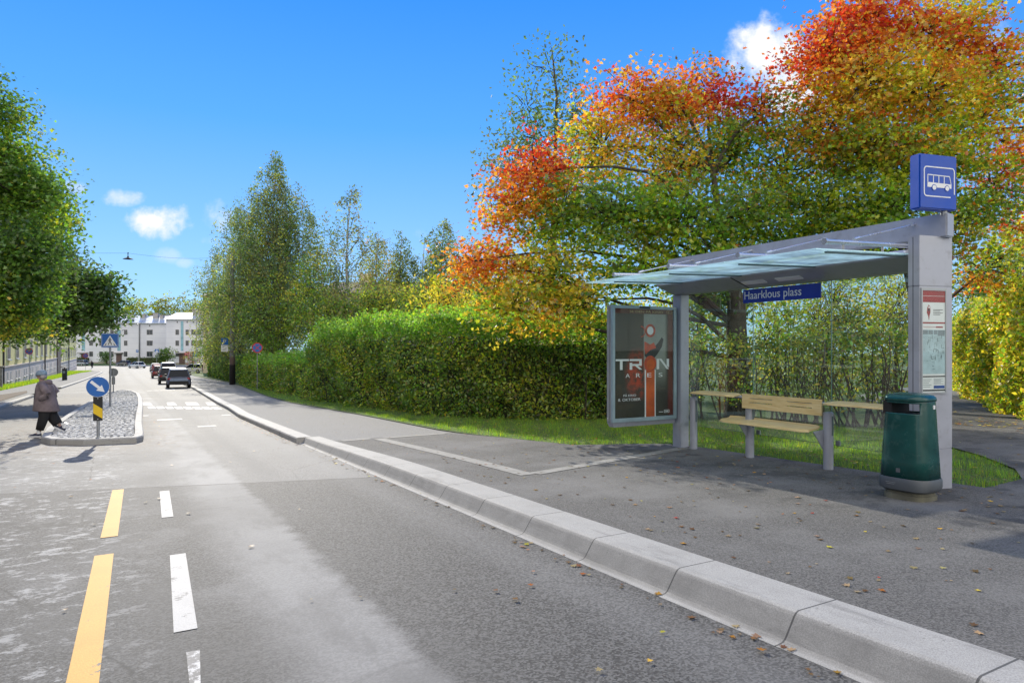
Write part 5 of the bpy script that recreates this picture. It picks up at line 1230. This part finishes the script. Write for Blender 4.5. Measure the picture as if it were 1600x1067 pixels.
def white_house(px0, px1, D, yeave, yridge, label, win, strips, doors, chims, rz=0., hip=True, dep=11):
    k = F/D; x0 = (px0-800)/k; x1 = (px1-800)/k; L = (x1-x0)/math.cos(rz); g = gz(x0, D)-.3; e = CH+(YH-yeave)/k; rg = CH+(YH-yridge)/k
    root = empty('apartment_house', (x0, D, g), rz, label, 'building'); e -= g; rg -= g
    m = MB(); m.box(0,L,0,dep,.8,e); m.build('wall', M['whitewall'], root); m = MB(); m.box(0,L,-.04,dep,-.5,.797); m.build('plinth', M['plinth'], root)
    m = MB(); h = 4 if hip else .5
    m.loft([[(-.5,-.6,e+.003),(L+.5,-.6,e+.003),(L+.5,dep+.6,e+.003),(-.5,dep+.6,e+.003)],[(-.5,-.6,e+.16),(L+.5,-.6,e+.16),(L+.5,dep+.6,e+.16),(-.5,dep+.6,e+.16)],[(h,dep/2-.2,rg),(L-h,dep/2-.2,rg),(L-h,dep/2+.2,rg),(h,dep/2+.2,rg)]]); ro = m.build('roof', M['roofmetal'], root)
    for (px, w, hh) in chims:
        c = MB(); x = (px-800)/k-x0; c.box(x-w/2,x+w/2,dep*.3,dep*.3+1.2,e+.4,rg+hh); c.box(x-w/2-.1,x+w/2+.1,dep*.3-.1,dep*.3+1.3,rg+hh,rg+hh+.15); c.build('chimney', M['chim'], ro)
    X = lambda px: ((px-800)/k-x0)/math.cos(rz)
    windows(root, [(X(px), CH+(YH-py)/k-g-.75, w, 1.5) for px, w in win for py in (519,536,553)], 'chim', 'pane', sill=False)
    for px, w in strips:
        s = MB(); s.box(X(px)-w/2,X(px)+w/2,-.08,-.0,CH+(YH-548)/k-g,e-.4); s.build('stair_window', M['panel'], root)
    for px in doors:
        s = MB(); s.box(X(px)-1.3,X(px)+1.3,-1.1,-.0,CH+(YH-552)/k-g,CH+(YH-550.5)/k-g); s.build('door_canopy', M['chim'], root); s = MB(); s.box(X(px)-.8,X(px)+.8,-.1,0,.2,CH+(YH-552.5)/k-g); s.build('door', M['browndoor'], root)
    for px, _ in win:
        s = MB(); s.box(X(px)-.12,X(px)+.12,-.05,0,e-.9,e-.45); s.build('vent', M['ink'], root)
    return root, L, e
r1, L1, e1 = white_house(112, 218.5, 200, 505, 492, 'long white apartment house with silver roof, left part behind the crossing sign', [(142.5,1.1),(158,1.1),(175,1.0),(196.5,1.0)], [(130.5,.9),(186,.9)], [186,131], [(193,1.8,.1),(213,1.3,.2)], dep=11, hip=False)
r2, L2, e2 = white_house(218.6, 261, 200, 505.5, 492.5, 'white apartment house part right of the bend with three stacked wide windows', [(233.5,1.7)], [], [], [(234,1.4,.7),(243.5,.9,.0)], rz=R(3), hip=False)
white_house(259.5, 345, 192, 499.5, 487, 'right white apartment house with higher roof and long chimney', [(277,1.0),(292.5,.9),(302.5,1.3),(311.5,1.2)], [(284.5,.7)], [284.5], [(303,4.0,.7)], hip=False)
dp = MB(); dp.tube([(0,-.1,.2),(0,-.1,e1-.2)], .09, 6); dp.build('downpipe', M['ink'], r2)
def house(px0, px1, D, yeave, yridge, dep, wall, roof, label, rz=0., chims=(), win=(), gable=False):
    k = F/D; x0 = (px0-800)/k; x1 = (px1-800)/k; L = (x1-x0); g = gz(x0, D)-.3; e = CH+(YH-yeave)/k-g; rg = CH+(YH-yridge)/k-g
    root = empty('apartment_house', (x0, D, g), rz, label, 'building')
    m = MB(); m.box(0,L,0,dep,-.5,e); m.build('wall', M[wall], root)
    m = MB(); m.loft([[(-.4,-.5,e+.003),(L+.4,-.5,e+.003),(L+.4,dep+.5,e+.003),(-.4,dep+.5,e+.003)],[(-.3,dep/2-.2,rg),(L+.3,dep/2-.2,rg),(L+.3,dep/2+.2,rg),(-.3,dep/2+.2,rg)]]); ro = m.build('roof', M[roof], root)
    for (px, w, hh) in chims:
        c = MB(); x = (px-800)/k-x0; c.box(x-w/2,x+w/2,dep/2-.6,dep/2+.6,rg-1,rg+hh); c.build('chimney', M['beigewall'], ro)
    if win: windows(root, [(x, z, 1.3, 1.5) for x in np.arange(2.5, L-2, win[0]) for z in win[1:] if z < e-1.6])
    return root
house(505, 920, 80, 458, 434, 11, 'dullwall', 'tile', 'long house with a dark brown roof behind the birches and the hedge', chims=((557,1.6,1.0),), win=(4.5,1.8,4.8))
house(317, 362, 105, 463, 452, 12, 'beigewall', 'tile', 'beige house whose corner shows left of the far birch', rz=R(14), win=(3.2,1.5,4.4,7.3))
house(228, 264, 225, 500, 491, 8, 'beigewall', 'tile', 'dark brown roof between the two white houses')
def brick_house():
    o = G(2, -13); o.z = -1.5; root = empty('brick_house', o, R(120), 'red brick apartment house across the street, reflected in the shelter glass', 'building')
    m = MB(); m.box(-8,42,0,10,0,10.5); m.build('wall', M['brick'], root); m = MB(); m.loft([[(-8.4,-.5,10.503),(42.4,-.5,10.503),(42.4,10.5,10.503),(-8.4,10.5,10.503)],[(-8,4.8,13),(42,4.8,13),(42,5.2,13),(-8,5.2,13)]]); m.build('roof', M['tile'], root)
    windows(root, [(x, z, 1.6, 1.7) for x in np.arange(-5, 40, 3.6) for z in (2.2,5.2,8.2)])
brick_house()

# ---------------------------------------------------------------- cars
def carpaint(name, col, metal=.2): 
    m, n, b = mat(name, col, .28, metal); b.inputs['Coat Weight'].default_value = .7; b.inputs['Coat Roughness'].default_value = .06; return m
M['tyre'] = pmat('tyre_rubber', (.018,.018,.018), .85); M['rim'] = pmat('alloy_rim', (.35,.36,.37), .3, .7); M['carglass'] = mat('car_glass', (.012,.016,.022), .05, 0., .22)[0]; M['taillight'] = pmat('tail_light_red', (.35,.012,.012), .2); M['headlight'] = pmat('head_light', (.6,.62,.65), .1, .3); M['trim'] = pmat('black_trim', (.02,.02,.022), .5)
def car(label, loc, rz, col, L=4.2, Wd=1.75, H=1.45, kind='hatch', rear=None, roofc=None, group='cars parked along the right kerb', name='parked_car', light='taillight'):
    """local y = forward; rear bumper at y=0"""
    root = empty(name, loc, rz, label, 'car', group); P_ = carpaint('paint_'+label.split()[0]+str(len(bpy.data.materials)), col)
    hw = Wd/2; bl = H*.60; rb = .0
    # stations: y, belt z, half width factor, bottom z
    if kind == 'suv': st_ = [(0,.62,.90,.38),(.06,bl*.96,.95,.30),(.35,bl,.99,.24),(L*.5,bl,1,.22),(L*.74,bl*.97,1,.22),(L*.80,bl*.93,.98,.22),(L*.96,bl*.84,.93,.26),(L,.60,.84,.36)]
    elif kind == 'sedan': st_ = [(0,.60,.86,.38),(.05,bl*.95,.93,.30),(.8,bl*1.0,.99,.24),(L*.5,bl,1,.22),(L*.70,bl*.97,1,.22),(L*.94,bl*.80,.93,.26),(L,.55,.82,.36)]
    else: st_ = [(0,.60,.88,.36),(.05,bl*.93,.94,.28),(.4,bl,.99,.24),(L*.5,bl,1,.22),(L*.72,bl*.96,1,.22),(L*.95,bl*.80,.93,.26),(L,.55,.82,.36)]
    b = MB(); rings = []
    for (y, z, w, zb) in st_:
        W2 = hw*w
        rings.append([(-W2*.93,y,zb),(-W2,y,zb+.16),(-W2*1.0,y,(z+zb)/2+.05),(-W2*.96,y,z-.05),(-W2*.86,y,z),(0,y,z+.015),(W2*.86,y,z),(W2*.96,y,z-.05),(W2,y,(z+zb)/2+.05),(W2,y,zb+.16),(W2*.93,y,zb),(0,y,zb-.02)])
    b.loft(rings); bo = b.build('body', P_, root, smooth=True, bevel=0); bo.modifiers.new('e','EDGE_SPLIT').split_angle = .8
    # greenhouse
    y0, y1 = (.10, L*.74); t0, t1 = ({'suv':.32,'hatch':.50,'sedan':.85}[kind], L*.56)
    if kind == 'sedan': y0 = .45
    g = MB(); zt = H-.03
    g.loft([[(-hw*.88,y0,bl-.04),(hw*.88,y0,bl-.04),(hw*.93,(y0+y1)/2,bl-.04),(hw*.84,y1,bl-.06),(-hw*.84,y1,bl-.06),(-hw*.93,(y0+y1)/2,bl-.04)],[(-hw*.68,t0,zt-.03),(hw*.68,t0,zt-.03),(hw*.72,(t0+t1)/2,zt),(hw*.66,t1,zt-.03),(-hw*.66,t1,zt-.03),(-hw*.72,(t0+t1)/2,zt)]]); g.build('windows', M['carglass'], root)
    r = MB(); r.loft([[(-hw*.71,t0-.05,zt-.045),(hw*.71,t0-.05,zt-.045),(hw*.75,(t0+t1)/2,zt-.01),(hw*.69,t1+.03,zt-.045),(-hw*.69,t1+.03,zt-.045),(-hw*.75,(t0+t1)/2,zt-.01)],[(-hw*.62,t0+.02,zt+.01),(hw*.62,t0+.02,zt+.01),(hw*.64,(t0+t1)/2,zt+.035),(hw*.6,t1-.03,zt+.01),(-hw*.6,t1-.03,zt+.01),(-hw*.64,(t0+t1)/2,zt+.035)]]); r.build('roof', carpaint('roof_paint'+str(len(bpy.data.materials)), roofc) if roofc else P_, root)
    for sg in (-1,1):
        for a_, b_, r_ in (((sg*hw*.88,y0,bl-.03),(sg*hw*.69,t0,zt-.03),.045), ((sg*hw*.84,y1,bl-.05),(sg*hw*.67,t1,zt-.03),.04), ((sg*hw*.92,(y0+y1)/2,bl-.03),(sg*hw*.725,(t0+t1)/2,zt-.01),.035)):
            pl = MB(); pl.tube([a_, b_], r_, 6); pl.build('roof_pillar', P_, root)
    rr = .32 if kind != 'suv' else .36
    for sg in (-1,1):
        for y in (.75*L/4.2, L-.80*L/4.2):
            t = MB(); x = sg*(hw-.10); 
            def wh(r_, x0, x1, mb): mb.loft([[(x0, y+r_*math.cos(2*math.pi*k/20), rr+r_*math.sin(2*math.pi*k/20)) for k in range(20)],[(x1, y+r_*math.cos(2*math.pi*k/20), rr+r_*math.sin(2*math.pi*k/20)) for k in range(20)]])
            wh(rr, x-.11, x+.11, t); to = t.build('wheel', M['tyre'], root); q = MB(); wh(rr*.62, x-.115, x+.118, q); q.build('rim', M['rim'], to)
    for sg in (-1,1):
        l = MB(); a, b_ = sorted((sg*hw*.62, sg*hw*.90))
        if kind == 'suv': a, b_ = sorted((sg*hw*.76, sg*hw*.92)); l.box(a,b_,-.015,.10,bl*.70,bl*1.0)
        else: l.box(a,b_,-.015,.14,bl*.74,bl*.90)
        l.build('tail_light', M['taillight'], root, bevel=.02)
        h = MB(); a, b_ = sorted((sg*hw*.52, sg*hw*.82)); h.box(a,b_,L-.16,L-.03,.55,.66); h.build('headlight', M['headlight'], root, bevel=.02)
        mi = MB(); a, b_ = sorted((sg*hw*.95, sg*hw*1.13)); mi.box(a,b_,y1-.32,y1-.18,bl-.02,bl+.12); mi.build('wing_mirror', M['trim'], root, bevel=.02)
    bp = MB(); bp.box(-hw*.80,hw*.80,-.05,.03,.28,.44); bp.build('rear_bumper', M['trim'], root, bevel=.03)
    n = MB(); n.box(-.26,.26,-.03,.01,.50,.61) if kind != 'suv' else n.box(-.26,.26,-.03,.01,.72,.83); n.build('number_plate', M['white'], root)
    if rear:
        tg = MB(); tg.prism_y([(-hw*.72,bl*.52),(hw*.72,bl*.52),(hw*.80,bl*.74),(hw*.62,bl*.90),(-hw*.62,bl*.90),(-hw*.80,bl*.74)], -.02, .05); tg.build('tailgate', M[rear], root, bevel=.01)
    return root
def un(px, py, dz=0.):
    k = (px-800)/F; lo, hi = .5, 600.
    for _ in range(60):
        m = (lo+hi)/2
        if YH+F*(CH-dz-gz(k*m, m))/m > py: lo = m
        else: hi = m
    return Vector((k*lo, lo, gz(k*lo, lo)+dz))
M['tgblue'] = pmat('pale_tailgate', (.22,.28,.40), .3, var=.1)
H0 = R(30)
car('white roofed blue-black small hatchback, nearest of the parked cars', un(279.5, 606.5, .005), H0-R(3), (.10,.12,.20), L=4.0, Wd=1.56, H=1.34, rear='trim', roofc=(.7,.72,.75))
tgc = bpy.data.objects.get('tailgate')
pp = MB(); pp.prism_y([(-.56,.50),(.56,.50),(.60,.60),(.50,.70),(-.50,.70),(-.60,.60)], -.034, -.018); pp.build('tailgate_panel', M['tgblue'], tgc.parent)
car('black compact car parked second in the row', un(264.5, 600, .005), H0-R(3), (.025,.027,.03), L=4.1, Wd=1.66, H=1.40)
car('silver tall estate car parked third, behind the black compact', un(263, 593.5, .005), H0-R(2), (.50,.52,.56), L=4.6, Wd=1.85, H=1.85, kind='suv')
car('dark red car parked just past the silver tall one', un(250, 591, .005), H0-R(1), (.16,.012,.016), L=4.3, Wd=1.7, H=1.45)
car('bright red car parked further along, before the white one', un(246.5, 584, .005), H0, (.36,.02,.025), L=4.3, Wd=1.7, H=1.45)
car('white car at the far end of the parked row', un(243.5, 580.5, .005), H0, (.62,.63,.64), L=4.4, Wd=1.75, H=1.5)
car('white saloon driving off at the far junction', un(223.5, 575.3, .005), R(62), (.66,.67,.69), L=4.5, Wd=1.8, H=1.48, kind='sedan', group='cars at the far junction', name='car')
car('silver-blue car at the left end of the far junction', un(136, 571.2, .1), R(80), (.25,.29,.33), L=4.4, Wd=1.8, H=1.48, group='cars at the far junction', name='car')
car('dark grey car beside the clipped hedge at the far junction', un(202, 571.6, .1), R(70), (.06,.065,.07), L=3.9, Wd=1.65, H=1.4, group='cars at the far junction', name='car')
car('white car half hidden by the far hedge at the tall pole', un(321, 583, .1), R(78), (.6,.6,.62), L=4.2, Wd=1.7, H=1.45, group=None, name='car')

# ---------------------------------------------------------------- people
def person(label, loc, rz, hgt, coat, trous, hat, big=True, group=None):
    root = empty('person', loc, rz, label, 'person', group); k = hgt/1.5
    skin = pmat('skin', (.42,.26,.20), .55)
    V = []; E_ = []; Rr = []
    def v(x, y, z, r, link=None):
        V.append((x*k, y*k, z*k)); Rr.append(r*k)
        if link is not None: E_.append((link, len(V)-1))
        return len(V)-1
    pel = v(.02,0,.76,.115); sp = v(.0,0,.92,.12,pel); ch = v(-.02,0,1.10,.125,sp); nk = v(-.06,0,1.235,.05,ch); hd = v(-.085,0,1.30,.062,nk); h2 = v(-.095,0,1.37,.088,hd); h3 = v(-.085,0,1.43,.075,h2)
    nose = v(-.195,0,1.362,.010,h2)
    for sg, (ex, ez, hx, hz) in ((-1,(.13,.97,-.06,.86)),(1,(.10,.97,-.10,.86))):
        s_ = v(-.02,sg*.155,1.16,.055,ch); e = v(ex-.01,sg*.19,ez,.030,s_); w_ = v(hx+.05,sg*.15,hz+.02,.022,e); pm = v(hx,sg*.125,hz,.024,w_)
        for i in range(4): f = v(hx-.045,sg*(.100+.013*i),hz-.015-.006*i,.0085,pm); v(hx-.06-.006*(i in (1,2)),sg*(.100+.013*i),hz-.05,.0075,f)
        th = v(hx-.02,sg*.100,hz+.02,.009,pm); v(hx-.05,sg*.095,hz+.01,.008,th)
    for sg, (kx, kz, ax, az, tz) in ((-1,(.02,.42,-.13,.085,.03)),(1,(.08,.43,.25,.23,.16))):
        hp = v(.02,sg*.085,.72,.085,pel); kn = v(kx,sg*.09,kz,.058,hp); an = v(ax+.02,sg*.09,az,.036,kn); v(ax-.06,sg*.09,tz,.03,an)
    me = bpy.data.meshes.new('body'); me.from_pydata(V, E_, []); o = link('body', me, skin, root)
    sk = o.modifiers.new('skin', 'SKIN'); sk.use_smooth_shade = True
    for i, r in enumerate(Rr): me.skin_vertices[0].data[i].radius = (r, r)
    me.skin_vertices[0].data[0].use_root = True
    sb = o.modifiers.new('sub', 'SUBSURF'); sb.levels = sb.render_levels = 1
    me.materials[0] = skin
    def ell(cx, cy, z, rx, ry, n=24, wob=0, tilt=0): return [((cx+rx*math.cos(2*math.pi*q/n)*(1+wob*math.sin(5*2*math.pi*q/n)))*k, (cy+ry*math.sin(2*math.pi*q/n))*k, (z+tilt*math.cos(2*math.pi*q/n))*k) for q in range(n)]
    c = MB(); c.loft([ell(.005,0,.575,.265,.225,wob=.035,tilt=-.015), ell(.005,0,.60,.268,.228,wob=.04,tilt=-.01), ell(0,0,.74,.235,.215,wob=.03), ell(-.005,0,.90,.205,.205,wob=.02), ell(-.015,0,1.04,.185,.20,wob=.02), ell(-.02,0,1.15,.165,.195), ell(-.035,0,1.215,.12,.15), ell(-.05,0,1.245,.085,.09)]); c.build('coat', coat, root, smooth=True)
    for sg in (-1,1):
        sl = MB(); sl.tube([Vector(p)*k for p in ((-.02,sg*.13,1.175),(.04,sg*.20,1.10),(.13,sg*.225,.975),(.10,sg*.225,.93),(.02,sg*.215,.885),(-.045,sg*.205,.865))], [q*k for q in (.085,.085,.075,.072,.062,.058)], 12); sl.build('sleeve', coat, root, smooth=True)
    hd_ = MB(); hd_.loft([ell(.0,0,1.18,.13,.13), ell(-.005,0,1.235,.135,.125,tilt=.015), ell(-.02,0,1.275,.105,.10,tilt=.025), ell(-.03,0,1.265,.075,.075,tilt=.02)]); hd_.build('collar', coat, root, smooth=True)
    fr = MB(); fr.loft([ell(-.215,-.0,.60,.035,.06,10), ell(-.20,0,.85,.035,.065,10), ell(-.175,0,1.10,.03,.06,10), ell(-.14,0,1.20,.02,.03,10)]); fr.build('coat_opening', M['ink'] if big else coat, root, smooth=True)
    ht = MB(); ht.loft([ell(-.088,0,1.385,.110,.098,tilt=.004), ell(-.088,0,1.41,.113,.101,tilt=.004), ell(-.085,0,1.45,.106,.096), ell(-.078,0,1.485,.08,.075), ell(-.07,0,1.503,.04,.04), ell(-.07,0,1.508,.01,.01)]); ht.build('beanie', hat, root, smooth=True)
    hr = MB(); hr.loft([ell(-.045,0,1.30,.06,.085), ell(-.05,0,1.39,.07,.092)]); hr.build('hair', M['hairgrey'], root, smooth=True)
    ey = MB()
    for sg in (-1,1): ey.tube([Vector((-.168,sg*.035,1.378))*k, Vector((-.176,sg*.035,1.378))*k], .009*k, 8)
    ey.tube([Vector((-.172,-.022,1.315))*k, Vector((-.172,.022,1.315))*k], .006*k, 6); ey.build('eyes_and_mouth', M['ink'], root)
    for sg, pts, rad in ((-1,((.02,-.085,.70),(.0,-.09,.45),(-.085,-.09,.16)),(.12,.105,.085)),(1,((.03,.085,.70),(.09,.09,.46),(.21,.09,.26)),(.125,.125,.105))):
        tr = MB(); P3 = [Vector(p)*k for p in pts]; tr.tube([P3[0],P3[0].lerp(P3[1],.5),P3[1],P3[1].lerp(P3[2],.5),P3[2]], [rad[0]*k,rad[0]*k,rad[1]*k,.5*(rad[1]+rad[2])*k,rad[2]*k*.95], 12); tr.build('trouser_leg', trous, root, smooth=True)
    for (x, y, z, a) in ((-.15,-.09,.0,0.),(.255,.09,.135,R(-28))):
        s_ = MB(); n = 14
        def prf(u): return .045*math.sin(math.pi*min(1,max(.12,u)))**.35
        def TT(p): x_, z_ = p[0], p[2]; return ((x+(x_*math.cos(a)-z_*math.sin(a)))*k, (y+p[1])*k, (z+(x_*math.sin(a)+z_*math.cos(a)))*k)
        sole = [[TT((xx, sg*w_, zz)) for sg, w_, zz in ((-1,.042,0),(1,.042,0),(1,.044,.028),(-1,.044,.028))] for xx in (.10,.02,-.08,-.155)]
        s_.loft(sole, 1)
        up_ = [[TT((xx, q*w_, zz)) for q, zz in ((-1,.029),(1,.029),(.8,h_*.75),(0,h_),(-.8,h_*.75))] for xx, w_, h_ in ((.095,.032,.085),(.06,.038,.105),(-.0,.04,.095),(-.08,.042,.065),(-.15,.028,.045))]
        s_.loft(up_, 0); s_.build('shoe', [M['navyshoe'], M['white']], root)
        sc = MB(); sc.tube([TT((.05,0,.07)), TT((.045,0,.19))], .042*k, 10); sc.build('sock', M['white'], root)
    return root
M['hairgrey'] = pmat('grey_hair', (.30,.27,.25), .8); M['navyshoe'] = pmat('navy_shoe', (.012,.018,.05), .7)
M['coat'] = pmat('wool_coat', (.17,.135,.14), .95, var=.22, scale=7, bump=.5, bscale=50); M['trous'] = pmat('black_trousers', (.012,.012,.014), .85, var=.4); M['beanie'] = pmat('blue_grey_knit', (.20,.27,.33), .95, var=.2, scale=14, bump=.6)
M['darkcloth'] = pmat('dark_cloth', (.02,.02,.025), .9)
person('elderly pedestrian in a grey beanie and grey-brown coat stepping off the island to the left', (-10.72, 15.70, gz(-10.72,15.7)+.005), R(12), 1.52, M['coat'], M['trous'], M['beanie'])
person('tiny dark-clothed pedestrian on the far left pavement', gpt(143.5, 150)+Vector((0,0,.05)), R(80), 1.75, M['darkcloth'], M['trous'], M['hairgrey'], big=False)

# ---------------------------------------------------------------- sky, sun, camera
AZ, EL = R(24.6), R(24)
S = Vector((-math.sin(AZ)*math.cos(EL), math.cos(AZ)*math.cos(EL), math.sin(EL)))
sl = bpy.data.lights.new('sun', 'SUN'); sl.energy = 3.1; sl.angle = R(.53); sl.color = (1,.93,.80)
so = bpy.data.objects.new('sun', sl); C.objects.link(so); so.rotation_euler = S.to_track_quat('Z','Y').to_euler(); so.location = (0,0,50)
w = bpy.data.worlds.new('World'); scn.world = w; w.use_nodes = True; n = NT(w)
bg = w.node_tree.nodes['Background']
sky = n.new('ShaderNodeTexSky', sky_type='NISHITA'); sky.sun_disc = False; sky.sun_elevation = EL; sky.sun_rotation = -AZ; sky.air_density = 1.0; sky.dust_density = .0; sky.ozone_density = 3.0; sky.altitude = 300
tc = n.new('ShaderNodeTexCoord'); x, y, z = n.sep(tc.outputs['Generated'])
ys = n.math('MAXIMUM', y, .02); u = n.math('DIVIDE', x, ys); v = n.math('DIVIDE', z, ys)
comb = n.new('ShaderNodeCombineXYZ'); n.put(comb.inputs[0], u); n.put(comb.inputs[1], v)
nz = n.noise(comb.outputs[0], 9., 8, .62); nz2 = n.noise(comb.outputs[0], 26., 5, .6)
nn = n.math('ADD', n.math('MULTIPLY', n.math('SUBTRACT', nz, .5), 4.4), n.math('MULTIPLY', n.math('SUBTRACT', nz2, .5), 1.6))
tot = None
for (px, py, rx, ry, a) in ((256,346,56,30,1.3),(196,308,38,15,.85),(118,294,30,15,.85),(345,340,36,34,.9),(330,376,24,12,.6),(1185,92,85,60,1.25),(1110,165,60,36,.9),(1240,120,80,70,1.0),(658,366,20,16,.55),(262,398,24,14,.3),(290,410,16,9,.35),(60,60,10,10,.0),(1560,60,30,40,.35)):
    cu, cv = (px-800)/F, (YH-py)/F
    du = n.math('MULTIPLY', n.math('SUBTRACT', u, cu), F/rx); dv = n.math('MULTIPLY', n.math('SUBTRACT', v, cv), F/ry)
    r2_ = n.math('ADD', n.math('MULTIPLY', du, du), n.math('MULTIPLY', dv, dv))
    m_ = n.math('MULTIPLY', n.ramp(n.math('ADD', n.math('SUBTRACT', 1.0, r2_), nn), .0, 1.5), a, clamp=True)
    tot = m_ if tot is None else n.math('MAXIMUM', tot, m_)
tot = n.math('MULTIPLY', tot, n.math('GREATER_THAN', y, .05))
hs = n.new('ShaderNodeHueSaturation'); hs.inputs['Saturation'].default_value = 1.0; hs.inputs['Value'].default_value = 1.0; n.put(hs.inputs['Color'], sky.outputs[0])
KX = 1/(.12*2**.8)
el_ = n.math('MAXIMUM', z, 0.)
cr = n.new('ShaderNodeValToRGB'); n.put(cr.inputs[0], el_); e_ = cr.color_ramp.elements
stops = [(0.,(.46,.68,.94)),(.07,(.40,.64,.96)),(.16,(.27,.55,.98)),(.30,(.10,.41,1.0)),(.46,(.032,.29,1.0)),(1.,(.02,.20,.75))]
for i, (p_, q_) in enumerate(stops):
    e = e_[i] if i < 2 else e_.new(p_)
    e.position = p_; e.color = (*q_, 1)
grad = n.mix(1., cr.outputs[0], (KX,KX,KX), 'MULTIPLY'); 
tint = n.mix(1., sky.outputs[0], (.45,.80,1.15), 'MULTIPLY')
base = n.mix(.82, tint, grad)
# unseen bright broken clouds, added behind the camera as fill light
cn = n.noise(tc.outputs['Generated'], 2.4, 7, .6); cb = n.math('MULTIPLY', n.ramp(cn, .34, .54), n.ramp(y, .05, -.40))
base = n.mix(cb, base, (9.4,8.9,8.1))
c = n.mix(tot, base, (4.9,5.0,5.1))
n.put(bg.inputs[0], c); bg.inputs[1].default_value = .12
cam = bpy.data.cameras.new('camera'); co_ = bpy.data.objects.new('camera', cam); C.objects.link(co_); scn.camera = co_
co_.location = (0,0,CH); co_.rotation_euler = (R(90),0,0); cam.sensor_width = 36; cam.lens = 36*F/1600; cam.shift_y = (YH-533.5)/1600; cam.clip_end = 3000; cam.clip_start = .05
scn.view_settings.view_transform = 'Standard'; scn.view_settings.look = 'None'; scn.view_settings.gamma = 1; scn.view_settings.exposure = .8
scn.cycles.max_bounces = 6; scn.cycles.transparent_max_bounces = 12; scn.cycles.diffuse_bounces = 2; scn.cycles.glossy_bounces = 3; scn.cycles.transmission_bounces = 6
